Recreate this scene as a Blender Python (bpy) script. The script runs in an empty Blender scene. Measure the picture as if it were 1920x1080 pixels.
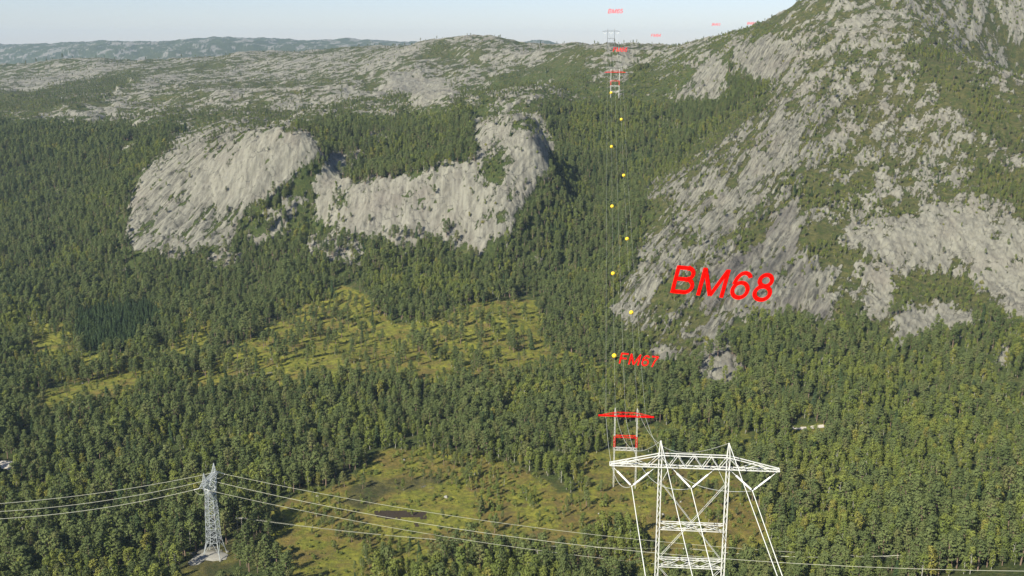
import bpy, math, random
import numpy as np
from mathutils import Vector, Matrix

random.seed(7)
RNG = np.random.default_rng(11)
S = bpy.context.scene
COL = S.collection
R = math.radians

# ------------------------------------------------------------------ camera
F = 1920.0                      # focal length in pixels of a 1920 px wide frame
PITCH = math.atan(445.0 / F)    # horizon at row 95 of 1080
cam_d = bpy.data.cameras.new('camera')
cam_d.sensor_width = 36.0
cam_d.lens = 36.0
cam_d.clip_start = 1.0
cam_d.clip_end = 60000.0
cam = bpy.data.objects.new('camera', cam_d)
COL.objects.link(cam)
cam.location = (0, 0, 0)
cam.rotation_euler = (math.pi / 2 - PITCH, 0, 0)
S.camera = cam

# ------------------------------------------------------------------ light
SUN_EL, SUN_AZ = R(38), R(218)          # azimuth clockwise from +Y (the view direction)
w = bpy.data.worlds.new('World')
S.world = w
w.use_nodes = True
nt = w.node_tree
bg = nt.nodes['Background']
sky = nt.nodes.new('ShaderNodeTexSky')
sky.sky_type = 'NISHITA'
sky.sun_disc = False
sky.sun_elevation = SUN_EL
sky.sun_rotation = SUN_AZ
sky.altitude = 300
sky.air_density = 1.0
sky.dust_density = 0.3
sky.ozone_density = 1.6
tint = nt.nodes.new('ShaderNodeMix'); tint.data_type = 'RGBA'; tint.blend_type = 'MULTIPLY'; tint.inputs[0].default_value = 1
tint.inputs[7].default_value = (0.90, 0.90, 1.08, 1)
nt.links.new(sky.outputs[0], tint.inputs[6]); nt.links.new(tint.outputs[2], bg.inputs[0])
bg.inputs[1].default_value = 0.063
sl = bpy.data.lights.new('sun', 'SUN')
sl.energy = 4.3
sl.angle = R(0.6)
sl.color = (1.0, 0.94, 0.81)
sun = bpy.data.objects.new('sun', sl)
COL.objects.link(sun)
sd = Vector((math.cos(SUN_EL) * math.sin(SUN_AZ), math.cos(SUN_EL) * math.cos(SUN_AZ), math.sin(SUN_EL)))
sun.rotation_euler = sd.to_track_quat('Z', 'Y').to_euler()
sun.location = sd * 500
S.view_settings.view_transform = 'Standard'
S.view_settings.look = 'None'
S.view_settings.exposure = 0.96
S.view_settings.gamma = 1.0
S.cycles.max_bounces = 5
S.cycles.diffuse_bounces = 2
S.cycles.transparent_max_bounces = 6
S.cycles.volume_bounces = 0

# ------------------------------------------------------------------ pixel <-> world
CP, SP = math.cos(PITCH), math.sin(PITCH)

def at(px, py, Y=None, z=None):
    """world point seen at pixel (px,py) of the 1920x1080 frame, at forward distance Y or height z"""
    cx, cy = (px - 960) / F, (540 - py) / F
    d = np.array([cx, CP + cy * SP, -SP + cy * CP])
    t = Y / d[1] if Y is not None else z / d[2]
    return d * t

def project(X, Y, Z):
    dep = Y * CP - Z * SP
    up = Y * SP + Z * CP
    return 960 + F * X / dep, 540 - F * up / dep

# ------------------------------------------------------------------ noise
PERM = RNG.permutation(4096)
GANG = RNG.random(4096) * 2 * np.pi
GX, GY = np.cos(GANG), np.sin(GANG)

def perlin(x, y, seed=0):
    xi, yi = np.floor(x).astype(np.int64), np.floor(y).astype(np.int64)
    xf, yf = x - xi, y - yi
    u = xf * xf * xf * (xf * (xf * 6 - 15) + 10)
    v = yf * yf * yf * (yf * (yf * 6 - 15) + 10)
    def g(ix, iy, dx, dy):
        h = PERM[(PERM[(ix + seed * 131) & 4095] + iy) & 4095]
        return GX[h] * dx + GY[h] * dy
    a = g(xi, yi, xf, yf); b = g(xi + 1, yi, xf - 1, yf)
    c = g(xi, yi + 1, xf, yf - 1); d = g(xi + 1, yi + 1, xf - 1, yf - 1)
    return (a + u * (b - a)) * (1 - v) + (c + u * (d - c)) * v

def fbm(x, y, octaves=5, seed=0, gain=0.5):
    s = np.zeros_like(x); a = 1.0; f = 1.0
    for o in range(octaves):
        s += a * perlin(x * f + 17.3 * o, y * f - 9.1 * o, seed + o)
        a *= gain; f *= 2.03
    return s

# ------------------------------------------------------------------ terrain control points (pixel, distance or height)
FL = -236.0
CTRL = []
def c(px, py, Y=None, z=None): CTRL.append(at(px, py, Y, z))
def cw(x, y, z): CTRL.append(np.array([x, y, z], float))
for px in (-200, 80, 320, 560, 800, 1040, 1240):
    for py in (1080, 960, 870, 790): c(px, py, z=FL)
for px, py, Y in (
    # left forested slope
    (-150, 700, 745), (0, 720, 720), (200, 700, 745), (400, 690, 750),
    (0, 600, 890), (200, 590, 900), (400, 590, 890), (0, 500, 1040), (150, 480, 1060), (0, 400, 1210), (150, 380, 1230),
    (0, 300, 1400), (150, 300, 1390), (0, 245, 1580), (250, 240, 1560), (100, 200, 1850), (0, 170, 2250), (250, 170, 2200),
    (-200, 300, 1400), (-200, 500, 1040), (-200, 180, 2200), (-200, 145, 2900),
    # plateau
    (0, 141, 2900), (70, 128, 3000), (130, 113, 3100), (220, 113, 3100), (330, 113, 3100), (430, 101, 3050), (600, 94, 3000), (700, 89, 2900), (790, 86, 2750),
    (400, 160, 2200), (600, 150, 2250), (550, 120, 2700), (400, 205, 1750), (600, 190, 1750), (450, 228, 1450), (600, 222, 1420),
    (820, 76, 2550), (870, 63, 2500), (920, 67, 2520), (955, 90, 2580), (975, 104, 2650), (1000, 108, 2800), (870, 110, 2250), (780, 130, 2100), (960, 130, 2000), (760, 180, 1700), (880, 170, 1720),
    (1010, 102, 2600), (1060, 88, 2500), (1110, 94, 2300), (1030, 150, 1750), (1000, 190, 1420),
    # left dome cliff
    (245, 455, 1050), (300, 462, 1045), (380, 455, 1050), (450, 440, 1065), (245, 380, 1120), (260, 330, 1170), (330, 280, 1240), (400, 248, 1300),
    (480, 247, 1180), (560, 250, 1150), (590, 262, 1145), (400, 350, 1110), (500, 320, 1110), (570, 310, 1120), (330, 390, 1090), (610, 300, 1160), (630, 330, 1150), (590, 380, 1110),
    (540, 420, 1085), (640, 290, 1220), (700, 260, 1280), (520, 520, 985), (300, 520, 1000), (660, 500, 990),
    # middle cliff
    (650, 350, 1110), (720, 338, 1098), (790, 328, 1092), (850, 315, 1090), (690, 395, 1066), (780, 395, 1058), (860, 395, 1052), (640, 420, 1066), (720, 432, 1045), (800, 438, 1035), (880, 460, 1020),
    (720, 300, 1200), (850, 290, 1170), (800, 240, 1330), (720, 230, 1400), (900, 220, 1350), (600, 462, 1020), (640, 480, 1005),
    # knob
    (910, 240, 1170), (960, 215, 1185), (1000, 210, 1190), (950, 270, 1130), (1010, 260, 1130), (900, 330, 1080), (980, 330, 1085), (1035, 290, 1150), (950, 400, 1040), (900, 450, 1020), (1000, 370, 1075),
    # central gully
    (1060, 340, 1230), (1040, 400, 1150), (1060, 290, 1320), (1060, 220, 1430), (1130, 185, 1500), (1130, 230, 1410), (1130, 300, 1290), (1130, 400, 1150), (1100, 500, 1020), (980, 480, 1025), (1100, 600, 890),
    (1140, 160, 1570), (1150, 125, 1700), (1150, 97, 1810), (1150, 88, 1950), (1180, 76, 2200), (1230, 80, 2250), (1240, 97, 2150), (1200, 130, 1750),
    # mid clearing, faintly domed
    (500, 690, 740), (700, 690, 740), (900, 690, 742), (600, 620, 845), (800, 610, 858), (950, 600, 872), (700, 560, 925), (900, 550, 940),
    # right mountain, left shoulder
    (1255, 88, 1850), (1300, 76, 1780), (1340, 71, 1720), (1390, 57, 1640), (1430, 42, 1570), (1470, 27, 1520), (1510, 5, 1480),
    (1230, 130, 1640), (1300, 120, 1600), (1290, 200, 1430), (1220, 210, 1420), (1350, 170, 1440), (1400, 110, 1450), (1220, 290, 1290), (1290, 290, 1230), (1360, 250, 1210), (1430, 180, 1270),
    (1300, 88, 2050), (1340, 84, 1960), (1390, 70, 1860), (1430, 56, 1790), (1470, 42, 1740), (1510, 24, 1700), (1560, -5, 1720), (1250, 96, 2100), (1240, 100, 2600), (1300, 100, 2600),
    # right mountain, face
    (1215, 400, 1060), (1250, 350, 1110), (1180, 500, 930), (1150, 595, 870), (1200, 640, 810), (1300, 430, 980), (1300, 540, 860), (1400, 350, 1040), (1400, 450, 935), (1400, 560, 830), (1300, 640, 780),
    (1500, 250, 1110), (1500, 350, 1010), (1500, 480, 895), (1500, 600, 800), (1550, 120, 1270), (1480, 110, 1340), (1600, 50, 1380), (1600, -20, 1480), (1600, 200, 1160), (1600, 300, 1060), (1620, 400, 955),
    (1620, 500, 868), (1600, 600, 790), (1700, -20, 1480), (1700, 60, 1350), (1700, 160, 1200), (1720, 270, 1080), (1720, 380, 960), (1700, 450, 895), (1700, 520, 850), (1700, 600, 785),
    (1800, 130, 1200), (1790, 300, 1030), (1820, 400, 930), (1800, 480, 870), (1820, 600, 775), (1900, 320, 990), (1900, 430, 890), (1890, 500, 845), (1900, 590, 775), (2050, 450, 850), (2050, 600, 750),
    (1850, 120, 1450), (1920, 150, 1480), (1800, 20, 1500), (1920, 20, 1560), (2050, 200, 1380), (2050, 20, 1600), (1900, -30, 1680), (1750, -40, 1600), (2050, -40, 1800),
    # foot of the right mountain
    (1400, 650, 765), (1400, 740, 685), (1300, 740, 690), (1550, 680, 730), (1550, 780, 640), (1700, 700, 700), (1700, 800, 605), (1850, 700, 680), (1850, 820, 570),
    (1420, 850, 582), (1560, 880, 540), (1700, 930, 490), (1850, 950, 460), (1500, 980, 478), (1700, 1060, 415), (1900, 1060, 395), (1420, 1060, 440), (2100, 1000, 420), (2100, 800, 560)):
    c(px, py, Y)
# near ground under and below the frame, up to the camera's own hill
for x, y, z in ((30, 176, -111), (-10, 180, -118), (70, 175, -114), (20, 230, -140), (0, 330, -205), (-150, 330, -215), (150, 330, -205), (20, 100, -80),
                (-90, 180, -150), (120, 180, -140), (-40, 90, -85), (50, 60, -62), (0, 40, -55), (-30, 40, -58), (250, 340, -190), (-250, 340, -215)):
    cw(x, y, z)
# far side of the plateau, then the distant range
for px, py, Y in ((x_, y_ + 5, Y_) for x_, y_, Y_ in ((-100, 84, 9200), (0, 81, 9200), (60, 77, 9300), (110, 83, 9400), (150, 77, 9300), (250, 74, 9300), (330, 76, 9300), (380, 70, 9300), (435, 63, 9300), (500, 69, 9300), (600, 73, 9500),
                  (700, 70, 9600), (800, 77, 9700), (880, 90, 9700), (960, 79, 9700), (1000, 74, 9700), (1040, 77, 9700), (1100, 90, 9700), (1300, 110, 9700), (1700, 110, 9500),
                  (0, 125, 7000), (200, 112, 7000), (400, 100, 7000), (600, 96, 7400), (1000, 96, 7400))):
    c(px, py, Y)
for px in (-200, 100, 350, 600, 850, 1100): c(px, 150, 5000); c(px, 125, 4000) if px > 500 else c(px, 155, 4000)
for px in (1350, 1600, 1900): c(px, 125, 5000)
for px in (0, 500, 1000, 1500, 2000): c(px, 100, 13000)
for px in (2000,): c(px, 110, 9000)
CTRL = np.array(CTRL)

def tps_fit(P, val, lam=2e-4):
    n = len(P)
    d = np.hypot(P[:, None, 0] - P[None, :, 0], P[:, None, 1] - P[None, :, 1])
    K = d * d * np.log(d + 1e-9) + lam * np.eye(n)
    A = np.zeros((n + 3, n + 3)); A[:n, :n] = K
    A[:n, n] = 1; A[:n, n + 1:] = P; A[n, :n] = 1; A[n + 1:, :n] = P.T
    return np.linalg.solve(A, np.concatenate([val, np.zeros(3)]))

def tps_eval(P, wt, Q):
    out = np.empty(len(Q)); n = len(P)
    for i in range(0, len(Q), 20000):
        q = Q[i:i + 20000]
        d2 = (q[:, None, 0] - P[None, :, 0]) ** 2 + (q[:, None, 1] - P[None, :, 1]) ** 2
        out[i:i + 20000] = (0.5 * d2 * np.log(d2 + 1e-18)) @ wt[:n] + wt[n] + q @ wt[n + 1:]
    return out

CU, CV = CTRL[:, 0] / CTRL[:, 1], np.log(CTRL[:, 1])
wt = tps_fit(np.stack([CU, CV], 1), CTRL[:, 2] / CTRL[:, 1])    # interpolates the slope z / Y

# grid: columns of constant X/Y, rows of constant Y
colU = np.concatenate([np.linspace(-0.95, -0.6, 40)[:-1], np.linspace(-0.6, 0.6, 1040), np.linspace(0.6, 0.95, 40)[1:]])
rowY = np.concatenate([np.geomspace(30, 400, 50)[:-1], np.linspace(400, 800, 200)[:-1], np.linspace(800, 1500, 560)[:-1],
                       np.geomspace(1500, 3200, 330)[:-1], np.geomspace(3200, 8000, 60)[:-1], np.geomspace(8000, 13500, 120)])
rowV = np.log(rowY)
cu = np.linspace(-0.95, 0.95, 260); cv = np.linspace(rowV[0], rowV[-1], 330)
QU, QV = np.meshgrid(cu, cv)
coarse = tps_eval(np.stack([CU, CV], 1), wt, np.stack([QU.ravel(), QV.ravel()], 1)).reshape(QU.shape)

def upsample(a, src, dst, axis):
    a = np.moveaxis(a, axis, 0)
    t = np.interp(dst, src, np.arange(len(src)))
    i = np.clip(np.floor(t).astype(int), 0, len(src) - 2); f = (t - i)[:, None]
    p0, p1, p2, p3 = a[np.clip(i - 1, 0, None)], a[i], a[i + 1], a[np.clip(i + 2, None, len(src) - 1)]
    r = p1 + 0.5 * f * (p2 - p0 + f * (2 * p0 - 5 * p1 + 4 * p2 - p3 + f * (3 * (p1 - p2) + p3 - p0)))
    return np.moveaxis(r, 0, axis)

base = upsample(upsample(coarse, cv, rowV, 0), cu, colU, 1)
UU, YY = np.meshgrid(colU, rowY)
XX = UU * YY
ZB = base * YY

# ------------------------------------------------------------------ land cover: regions given by what grows or shows there
GW, GH, OX, OY = 1100, 640, 140, 60          # half-resolution map with a margin
cov = {k: np.zeros((GH, GW), np.float32) for k in ('rock', 'tree', 'birch', 'meadow', 'peat', 'dark', 'heath', 'spruce', 'small', 'strata')}
gy, gx = np.mgrid[0:GH, 0:GW]
gpx, gpy = (gx - OX / 2) * 2.0 , (gy - OY / 2) * 2.0

def inside(poly, x, y):
    r = np.zeros(x.shape, bool); n = len(poly)
    for i in range(n):
        x1, y1 = poly[i]; x2, y2 = poly[(i + 1) % n]
        if y1 == y2: continue
        k = (y1 > y) != (y2 > y)
        r ^= k & (x < (x2 - x1) * (y - y1) / (y2 - y1) + x1)
    return r

def region(poly, **kw):
    m = inside(poly, gpx, gpy)
    for k, v in kw.items(): cov[k][m] = v

ALL = [(-300, -200), (2300, -200), (2300, 1300), (-300, 1300)]
region(ALL, rock=0.03, tree=1.0, birch=0.25, heath=0.2)
region([(-300, 230), (560, 230), (560, 520), (480, 640), (300, 720), (-300, 720)], birch=0.06)
region([(-300, -200), (2300, -200), (2300, 98), (-300, 98)], rock=0.45, tree=0.03, small=1, heath=0.5)
# the distance
region([(-300, -200), (1100, -200), (1100, 100), (960, 100), (800, 82), (600, 96), (430, 102), (330, 114), (130, 113), (60, 130), (0, 142), (-300, 145)], rock=0.45, tree=0.0, heath=0.3)
# plateau
region([(-300, 150), (0, 139), (60, 128), (130, 110), (220, 110), (330, 110), (430, 98), (600, 92), (700, 84), (800, 76), (820, 60), (930, 60), (980, 90), (1060, 76), (1120, 80), (1180, 70),
        (1250, 76), (1260, 110), (1230, 150), (1080, 190), (960, 195), (800, 205), (690, 218), (560, 232), (430, 236), (300, 225), (180, 215), (0, 232), (-300, 240)], rock=0.52, tree=0.06, small=1, heath=0.5, birch=0.1)
region([(-300, 190), (0, 186), (60, 178), (110, 160), (180, 150), (240, 132), (265, 140), (240, 165), (180, 185), (90, 212), (0, 222), (-300, 230)], rock=0.12, tree=0.75, small=1)
region([(620, 215), (700, 190), (760, 160), (880, 150), (1000, 130), (1100, 135), (1220, 110), (1300, 90), (1300, 200), (1050, 200), (900, 205), (700, 235)], rock=0.36, tree=0.4, small=1, heath=0.3)
region([(800, 92), (830, 80), (850, 95), (840, 105), (805, 104)], rock=0.1, tree=0.8, small=1)
region([(715, 150), (780, 142), (850, 165), (875, 168), (835, 200), (790, 208), (760, 175), (720, 170)], rock=0.85, tree=0.0)
region([(150, 222), (250, 196), (420, 205), (600, 190), (700, 185), (720, 215), (560, 240), (430, 245), (300, 245), (150, 240)], rock=0.4, tree=0.38, small=1)
region([(0, 222), (150, 205), (260, 200), (240, 222), (100, 236), (0, 238)], rock=0.6, tree=0.15, small=1)
region([(300, 180), (420, 185), (600, 175), (620, 185), (450, 205), (320, 200)], rock=0.3, tree=0.25, small=1)
region([(1140, 105), (1180, 100), (1200, 125), (1165, 140), (1135, 150), (1120, 150)], rock=0.85, tree=0.0)
region([(1150, 172), (1175, 165), (1190, 182), (1165, 187)], rock=0.95, tree=0.0)
region([(1100, 190), (1150, 190), (1300, 200), (1240, 300), (1060, 460), (1050, 300), (1060, 230)], rock=0.0, tree=1.1, birch=0.5)
# left rock domes
region([(225, 265), (260, 262), (255, 290), (235, 300)], rock=0.8, tree=0.1)
region([(243, 456), (238, 400), (250, 345), (290, 300), (350, 262), (410, 240), (480, 240), (540, 250), (575, 246), (607, 268), (595, 300), (570, 320), (530, 345), (480, 385), (455, 420), (435, 472), (390, 472), (330, 478), (280, 482), (240, 470)], rock=0.78, tree=0.10, small=1, heath=0.3, strata=0.85)
region([(410, 300), (460, 262), (540, 250), (575, 246), (607, 268), (590, 300), (560, 330), (500, 368), (440, 375), (380, 380), (360, 350)], rock=0.98, tree=0.02, strata=0.25)
region([(300, 262), (400, 232), (540, 236), (560, 243), (470, 262), (400, 275), (330, 285)], rock=0.6, tree=0.12, small=1)
region([(560, 335), (600, 305), (620, 315), (600, 345), (560, 385), (500, 420), (450, 445), (440, 425), (500, 378)], rock=0.05, tree=1.0)
region([(590, 325), (620, 290), (650, 285), (660, 300), (650, 345), (620, 385), (585, 375)], rock=0.92, tree=0.08)
region([(640, 290), (720, 240), (730, 250), (690, 285), (655, 305)], rock=0.6, tree=0.4)
region([(475, 450), (500, 410), (530, 375), (570, 345), (582, 360), (580, 390), (550, 405), (525, 455), (490, 470), (465, 465)], rock=0.88, tree=0.1)
region([(312, 478), (340, 465), (360, 470), (345, 490), (320, 495)], rock=0.9, tree=0.1)
region([(370, 505), (400, 475), (440, 475), (445, 500), (430, 520), (400, 515)], rock=0.85, tree=0.15)
# middle cliff and its forest bench
region([(690, 300), (720, 250), (860, 215), (905, 240), (900, 290), (860, 310), (790, 325), (720, 335), (690, 330)], rock=0.03, tree=1.0, birch=0.3)
region([(625, 415), (640, 385), (625, 375), (650, 350), (700, 336), (790, 326), (850, 305), (885, 312), (900, 350), (900, 400), (890, 478), (850, 465), (800, 452), (740, 448), (690, 450), (650, 446), (625, 440)], rock=0.97, tree=0.02, dark=0.5)
region([(620, 365), (650, 360), (640, 395), (600, 420), (580, 400)], rock=0.45, tree=0.5)
region([(560, 460), (590, 440), (620, 462), (680, 455), (680, 475), (640, 485), (600, 475)], rock=0.8, tree=0.2)
# the knob
region([(878, 215), (930, 205), (985, 203), (1015, 215), (1030, 250), (1042, 290), (1030, 320), (1000, 365), (985, 405), (955, 448), (920, 482), (870, 484), (865, 430), (880, 400), (850, 330), (895, 300), (890, 260)], rock=0.82, tree=0.10, small=1, strata=0.3)
region([(905, 205), (1010, 205), (1030, 240), (1000, 262), (910, 250)], rock=0.66, tree=0.2, small=1)
region([(905, 300), (930, 285), (950, 292), (940, 335), (905, 340)], rock=0.15, tree=0.8)
region([(905, 215), (965, 210), (990, 225), (950, 235), (900, 240)], rock=0.5, tree=0.3, small=1)
region([(965, 345), (1010, 320), (1000, 360), (960, 395), (930, 370)], dark=0.5)  # shade of the knob's right-facing side, painted as darker rock
region([(650, 448), (760, 452), (850, 468), (900, 488), (1000, 505), (1000, 560), (600, 560), (560, 480), (620, 478)], rock=0.08, tree=0.95, birch=0.5)
region([(945, 488), (1000, 482), (1030, 492), (1000, 500), (950, 500)], rock=0.5, tree=0.5)
for pl in ([(560, 470), (610, 440), (680, 455), (690, 480), (650, 500), (600, 490)], [(375, 515), (395, 475), (450, 470), (455, 505), (430, 530)], [(310, 490), (320, 462), (365, 462), (360, 490), (335, 505)],
           [(90, 350), (120, 340), (130, 365), (100, 375)], [(60, 390), (100, 385), (105, 410), (70, 412)], [(540, 500), (560, 480), (575, 500), (560, 520)], [(700, 440), (760, 430), (800, 445), (780, 470), (720, 465)],
           [(590, 400), (640, 380), (660, 400), (640, 430), (600, 425)], [(455, 440), (500, 400), (540, 380), (545, 410), (510, 450), (470, 460)], [(960, 490), (1000, 478), (1030, 492), (1000, 505)], [(840, 440), (880, 450), (900, 480), (860, 480)]):
    region(pl, rock=0.68, tree=0.3, heath=0.2)
# mid clearing
region([(340, 730), (360, 700), (430, 650), (500, 620), (560, 580), (640, 535), (690, 555), (730, 600), (790, 605), (870, 575), (940, 560), (1010, 560), (1010, 600), (1040, 650), (1090, 670), (1200, 700), (1190, 760), (1130, 750), (1080, 690),
        (1010, 692), (940, 728), (800, 718), (700, 718), (600, 728), (500, 740), (420, 745)], rock=0.05, tree=0.12, meadow=1.0, birch=0.25, heath=0.4)
region([(340, 730), (360, 700), (430, 650), (500, 620), (560, 580), (640, 535), (690, 555), (700, 610), (600, 640), (480, 690), (420, 720)], tree=0.2)
region([(40, 750), (80, 730), (180, 710), (260, 700), (280, 708), (240, 752), (160, 770), (70, 780)], tree=0.02, meadow=1.0, heath=0.5)
region([(60, 690), (80, 660), (150, 655), (230, 665), (240, 690), (160, 705), (90, 712)], tree=0.35, meadow=0.9)
region([(60, 640), (100, 610), (150, 620), (150, 660), (260, 660), (330, 640), (340, 600), (380, 590), (400, 640), (330, 700), (240, 700), (100, 712), (60, 690)], tree=0.42, meadow=0.9, birch=0.4)
region([(0, 610), (60, 595), (100, 610), (60, 640), (0, 650)], tree=0.55, meadow=0.8, birch=0.8)
region([(140, 640), (145, 600), (170, 585), (280, 578), (300, 600), (270, 625), (250, 655), (200, 662), (150, 655)], tree=1.6, spruce=1.0, meadow=0.0)
# bog at the bottom
region([(520, 1010), (490, 960), (560, 925), (640, 905), (690, 880), (700, 850), (760, 838), (900, 850), (980, 880), (1080, 930), (1140, 840), (1200, 850), (1400, 900), (1420, 960), (1450, 1000), (1400, 1060), (1250, 1085), (1000, 1040), (850, 1040),
        (700, 1090), (690, 1200), (560, 1200), (540, 1060)], rock=0.0, tree=0.55, meadow=0.75, birch=0.75, heath=0.7, small=1)
region([(690, 1130), (720, 1075), (850, 1055), (1000, 1060), (1130, 1070), (1230, 1085), (1230, 1200), (690, 1200)], tree=0.75, small=0, birch=0.7, meadow=0.7)
region([(1080, 1040), (1120, 1000), (1210, 990), (1230, 1030), (1150, 1070)], tree=0.6, small=0, birch=0.6)
region([(505, 1000), (560, 985), (650, 1010), (680, 1050), (640, 1100), (560, 1100)], small=1)
region([(680, 960), (720, 930), (800, 915), (890, 920), (890, 985), (830, 1000), (760, 1005), (700, 990)], tree=0.02, meadow=1.0, heath=0.3)
region([(505, 1000), (560, 985), (650, 1010), (680, 1050), (640, 1100), (560, 1100)], tree=0.03, meadow=0.9, heath=0.5)
region([(640, 930), (700, 890), (830, 895), (820, 915), (720, 930), (690, 960), (640, 950)], tree=0.3, meadow=0.35, heath=0.9, small=1)
region([(1090, 840), (1200, 850), (1230, 900), (1160, 930), (1090, 900)], tree=0.15, meadow=0.6, heath=0.6)
region([(900, 900), (1060, 900), (1080, 990), (960, 1010), (900, 980)], tree=0.35, birch=0.8)
region([(705, 962), (730, 958), (770, 955), (800, 953), (785, 968), (740, 972), (712, 972)], peat=1, tree=0)
region([(772, 983), (790, 984), (780, 992)], peat=1, tree=0)
region([(793, 962), (803, 966), (795, 975), (785, 970)], peat=1, tree=0)
# right half: birch-rich woods
region([(1090, 730), (1200, 650), (1300, 700), (1500, 680), (2300, 640), (2300, 1300), (1480, 1300), (1440, 1000), (1400, 880), (1200, 840), (1090, 820)], tree=1.0, birch=0.6, heath=0.3)
region([(1080, 700), (1120, 680), (1200, 700), (1240, 740), (1180, 780), (1110, 760)], tree=0.45, meadow=0.8, birch=0.7)
region([(1100, 790), (1400, 800), (1420, 850), (1240, 845), (1100, 830)], tree=0.55, meadow=0.5, birch=0.7)
region([(1495, 850), (1560, 845), (1600, 900), (1560, 960), (1480, 980), (1440, 900)], tree=0.7, meadow=0.4, birch=0.8)
# right mountain
region([(1150, 605), (1155, 570), (1190, 490), (1215, 420), (1220, 340), (1260, 320), (1320, 260), (1390, 200), (1450, 170), (1420, 110), (1440, 60), (1500, 10), (1540, -60), (2300, -60), (2300, 620), (1920, 600), (1880, 600), (1860, 580), (1830, 610),
        (1790, 625), (1740, 620), (1690, 655), (1650, 640), (1610, 600), (1560, 625), (1510, 610), (1450, 590), (1400, 590), (1370, 620), (1330, 660), (1300, 690), (1230, 690), (1200, 640)], rock=0.53, tree=0.34, birch=0.6, heath=0.6, small=1, strata=0.25)
region([(1150, 605), (1155, 570), (1190, 490), (1240, 430), (1290, 390), (1330, 330), (1400, 270), (1470, 200), (1500, 190), (1510, 260), (1470, 330), (1400, 400), (1330, 470), (1250, 560), (1200, 600)], rock=0.84, tree=0.06)
region([(1150, 605), (1155, 570), (1190, 490), (1215, 420), (1220, 340), (1320, 260), (1420, 190), (1500, 170), (1560, 180), (1560, 300), (1530, 380), (1520, 470), (1560, 520), (1560, 620), (1400, 600), (1300, 690), (1200, 660)], strata=1)
region([(1240, 440), (1330, 330), (1440, 230), (1450, 260), (1380, 340), (1290, 440), (1220, 520)], rock=0.62, tree=0.22)
region([(1330, 520), (1400, 440), (1450, 400), (1510, 380), (1510, 470), (1480, 500), (1550, 510), (1560, 610), (1480, 600), (1400, 590), (1340, 640), (1290, 640), (1320, 580)], rock=0.9, tree=0.05, dark=1.0)
region([(1230, 520), (1290, 500), (1330, 530), (1310, 590), (1260, 620), (1210, 610), (1225, 570)], rock=0.35, tree=0.5, small=0.45)
region([(1270, 450), (1300, 430), (1320, 460), (1280, 480)], tree=0.6, small=0.45, rock=0.2)
region([(1380, 450), (1420, 400), (1450, 395), (1420, 450), (1400, 480)], tree=0.6, small=0.45, rock=0.2)
region([(1215, 395), (1260, 380), (1270, 410), (1230, 440)], tree=0.7, small=0.45, rock=0.2)
region([(1480, 340), (1540, 330), (1580, 360), (1560, 400), (1500, 400)], rock=0.15, tree=0.65, small=0.45)
region([(1500, 430), (1560, 430), (1620, 470), (1610, 505), (1540, 500), (1500, 470)], rock=0.15, tree=0.6, small=0.45)
region([(1560, 440), (1680, 420), (1740, 390), (1800, 400), (1850, 400), (1920, 420), (2300, 420), (2300, 610), (1920, 600), (1870, 585), (1840, 540), (1820, 500), (1740, 510), (1700, 530), (1660, 490), (1600, 470)], rock=0.88, tree=0.03)
region([(1600, 540), (1660, 500), (1680, 540), (1660, 600), (1610, 605)], rock=0.88, tree=0.05)
region([(1660, 640), (1690, 590), (1740, 570), (1810, 590), (1830, 610), (1780, 625), (1720, 622), (1680, 655)], rock=0.95, tree=0.0, dark=0.3)
region([(1680, 560), (1670, 530), (1740, 510), (1810, 500), (1850, 560), (1860, 600), (1830, 590), (1780, 570), (1720, 560), (1690, 590), (1650, 600)], rock=0.1, tree=0.95)
region([(1575, 570), (1620, 580), (1610, 610), (1570, 605)], rock=0.1, tree=0.6, small=0.45)
region([(1800, 330), (1850, 300), (1930, 330), (1940, 390), (1870, 380)], rock=0.12, tree=0.75, small=0.45)
region([(1560, 180), (1620, 160), (1740, 200), (1800, 260), (1700, 300), (1620, 280)], rock=0.45, heath=0.75, tree=0.2)
region([(1700, 90), (1760, 80), (1850, 160), (1900, 230), (1940, 300), (1880, 290), (1800, 210), (1730, 140)], rock=0.12, tree=0.55, small=0.45)
region([(1760, 80), (2300, 60), (2300, 240), (1930, 240), (1850, 160)], rock=0.4, tree=0.3)
region([(1520, 0), (1650, 5), (1700, 60), (1620, 90), (1560, 60), (1490, 50)], rock=0.6, tree=0.02)
# left shoulder of the mountain
region([(1240, 90), (1330, 68), (1430, 30), (1450, 60), (1400, 100), (1340, 110), (1270, 160), (1230, 180), (1160, 190), (1190, 130)], rock=0.25, tree=0.5, small=1, heath=0.4, birch=0.7)
region([(1270, 190), (1290, 150), (1330, 105), (1370, 120), (1360, 170), (1350, 200), (1310, 195)], rock=0.85, tree=0.08, small=1, strata=1)
region([(1370, 80), (1440, 65), (1500, 90), (1500, 140), (1440, 160), (1380, 150)], rock=0.85, tree=0.05, small=1, dark=0.2, strata=1)
region([(1330, 205), (1380, 160), (1440, 160), (1440, 200), (1380, 240), (1300, 300), (1240, 340), (1200, 330)], rock=0.05, tree=0.95)
# scattered outcrops in the woods at the foot
for pl in ([(1300, 690), (1350, 640), (1400, 690), (1370, 730), (1330, 745)], [(1195, 690), (1240, 655), (1290, 650), (1230, 700)]): region(pl, rock=0.85, tree=0.15, dark=0.5)
for pl in ([(1530, 660), (1545, 655), (1550, 710), (1538, 715)], [(1860, 660), (1885, 650), (1900, 675), (1870, 692)], [(1600, 655), (1625, 650), (1612, 675)], [(1140, 365), (1150, 370), (1150, 382)],
           [(225, 490), (245, 495), (250, 510), (235, 508)], [(1050, 575), (1072, 580), (1068, 600), (1055, 598)]): region(pl, rock=0.9, tree=0.1)
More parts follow.
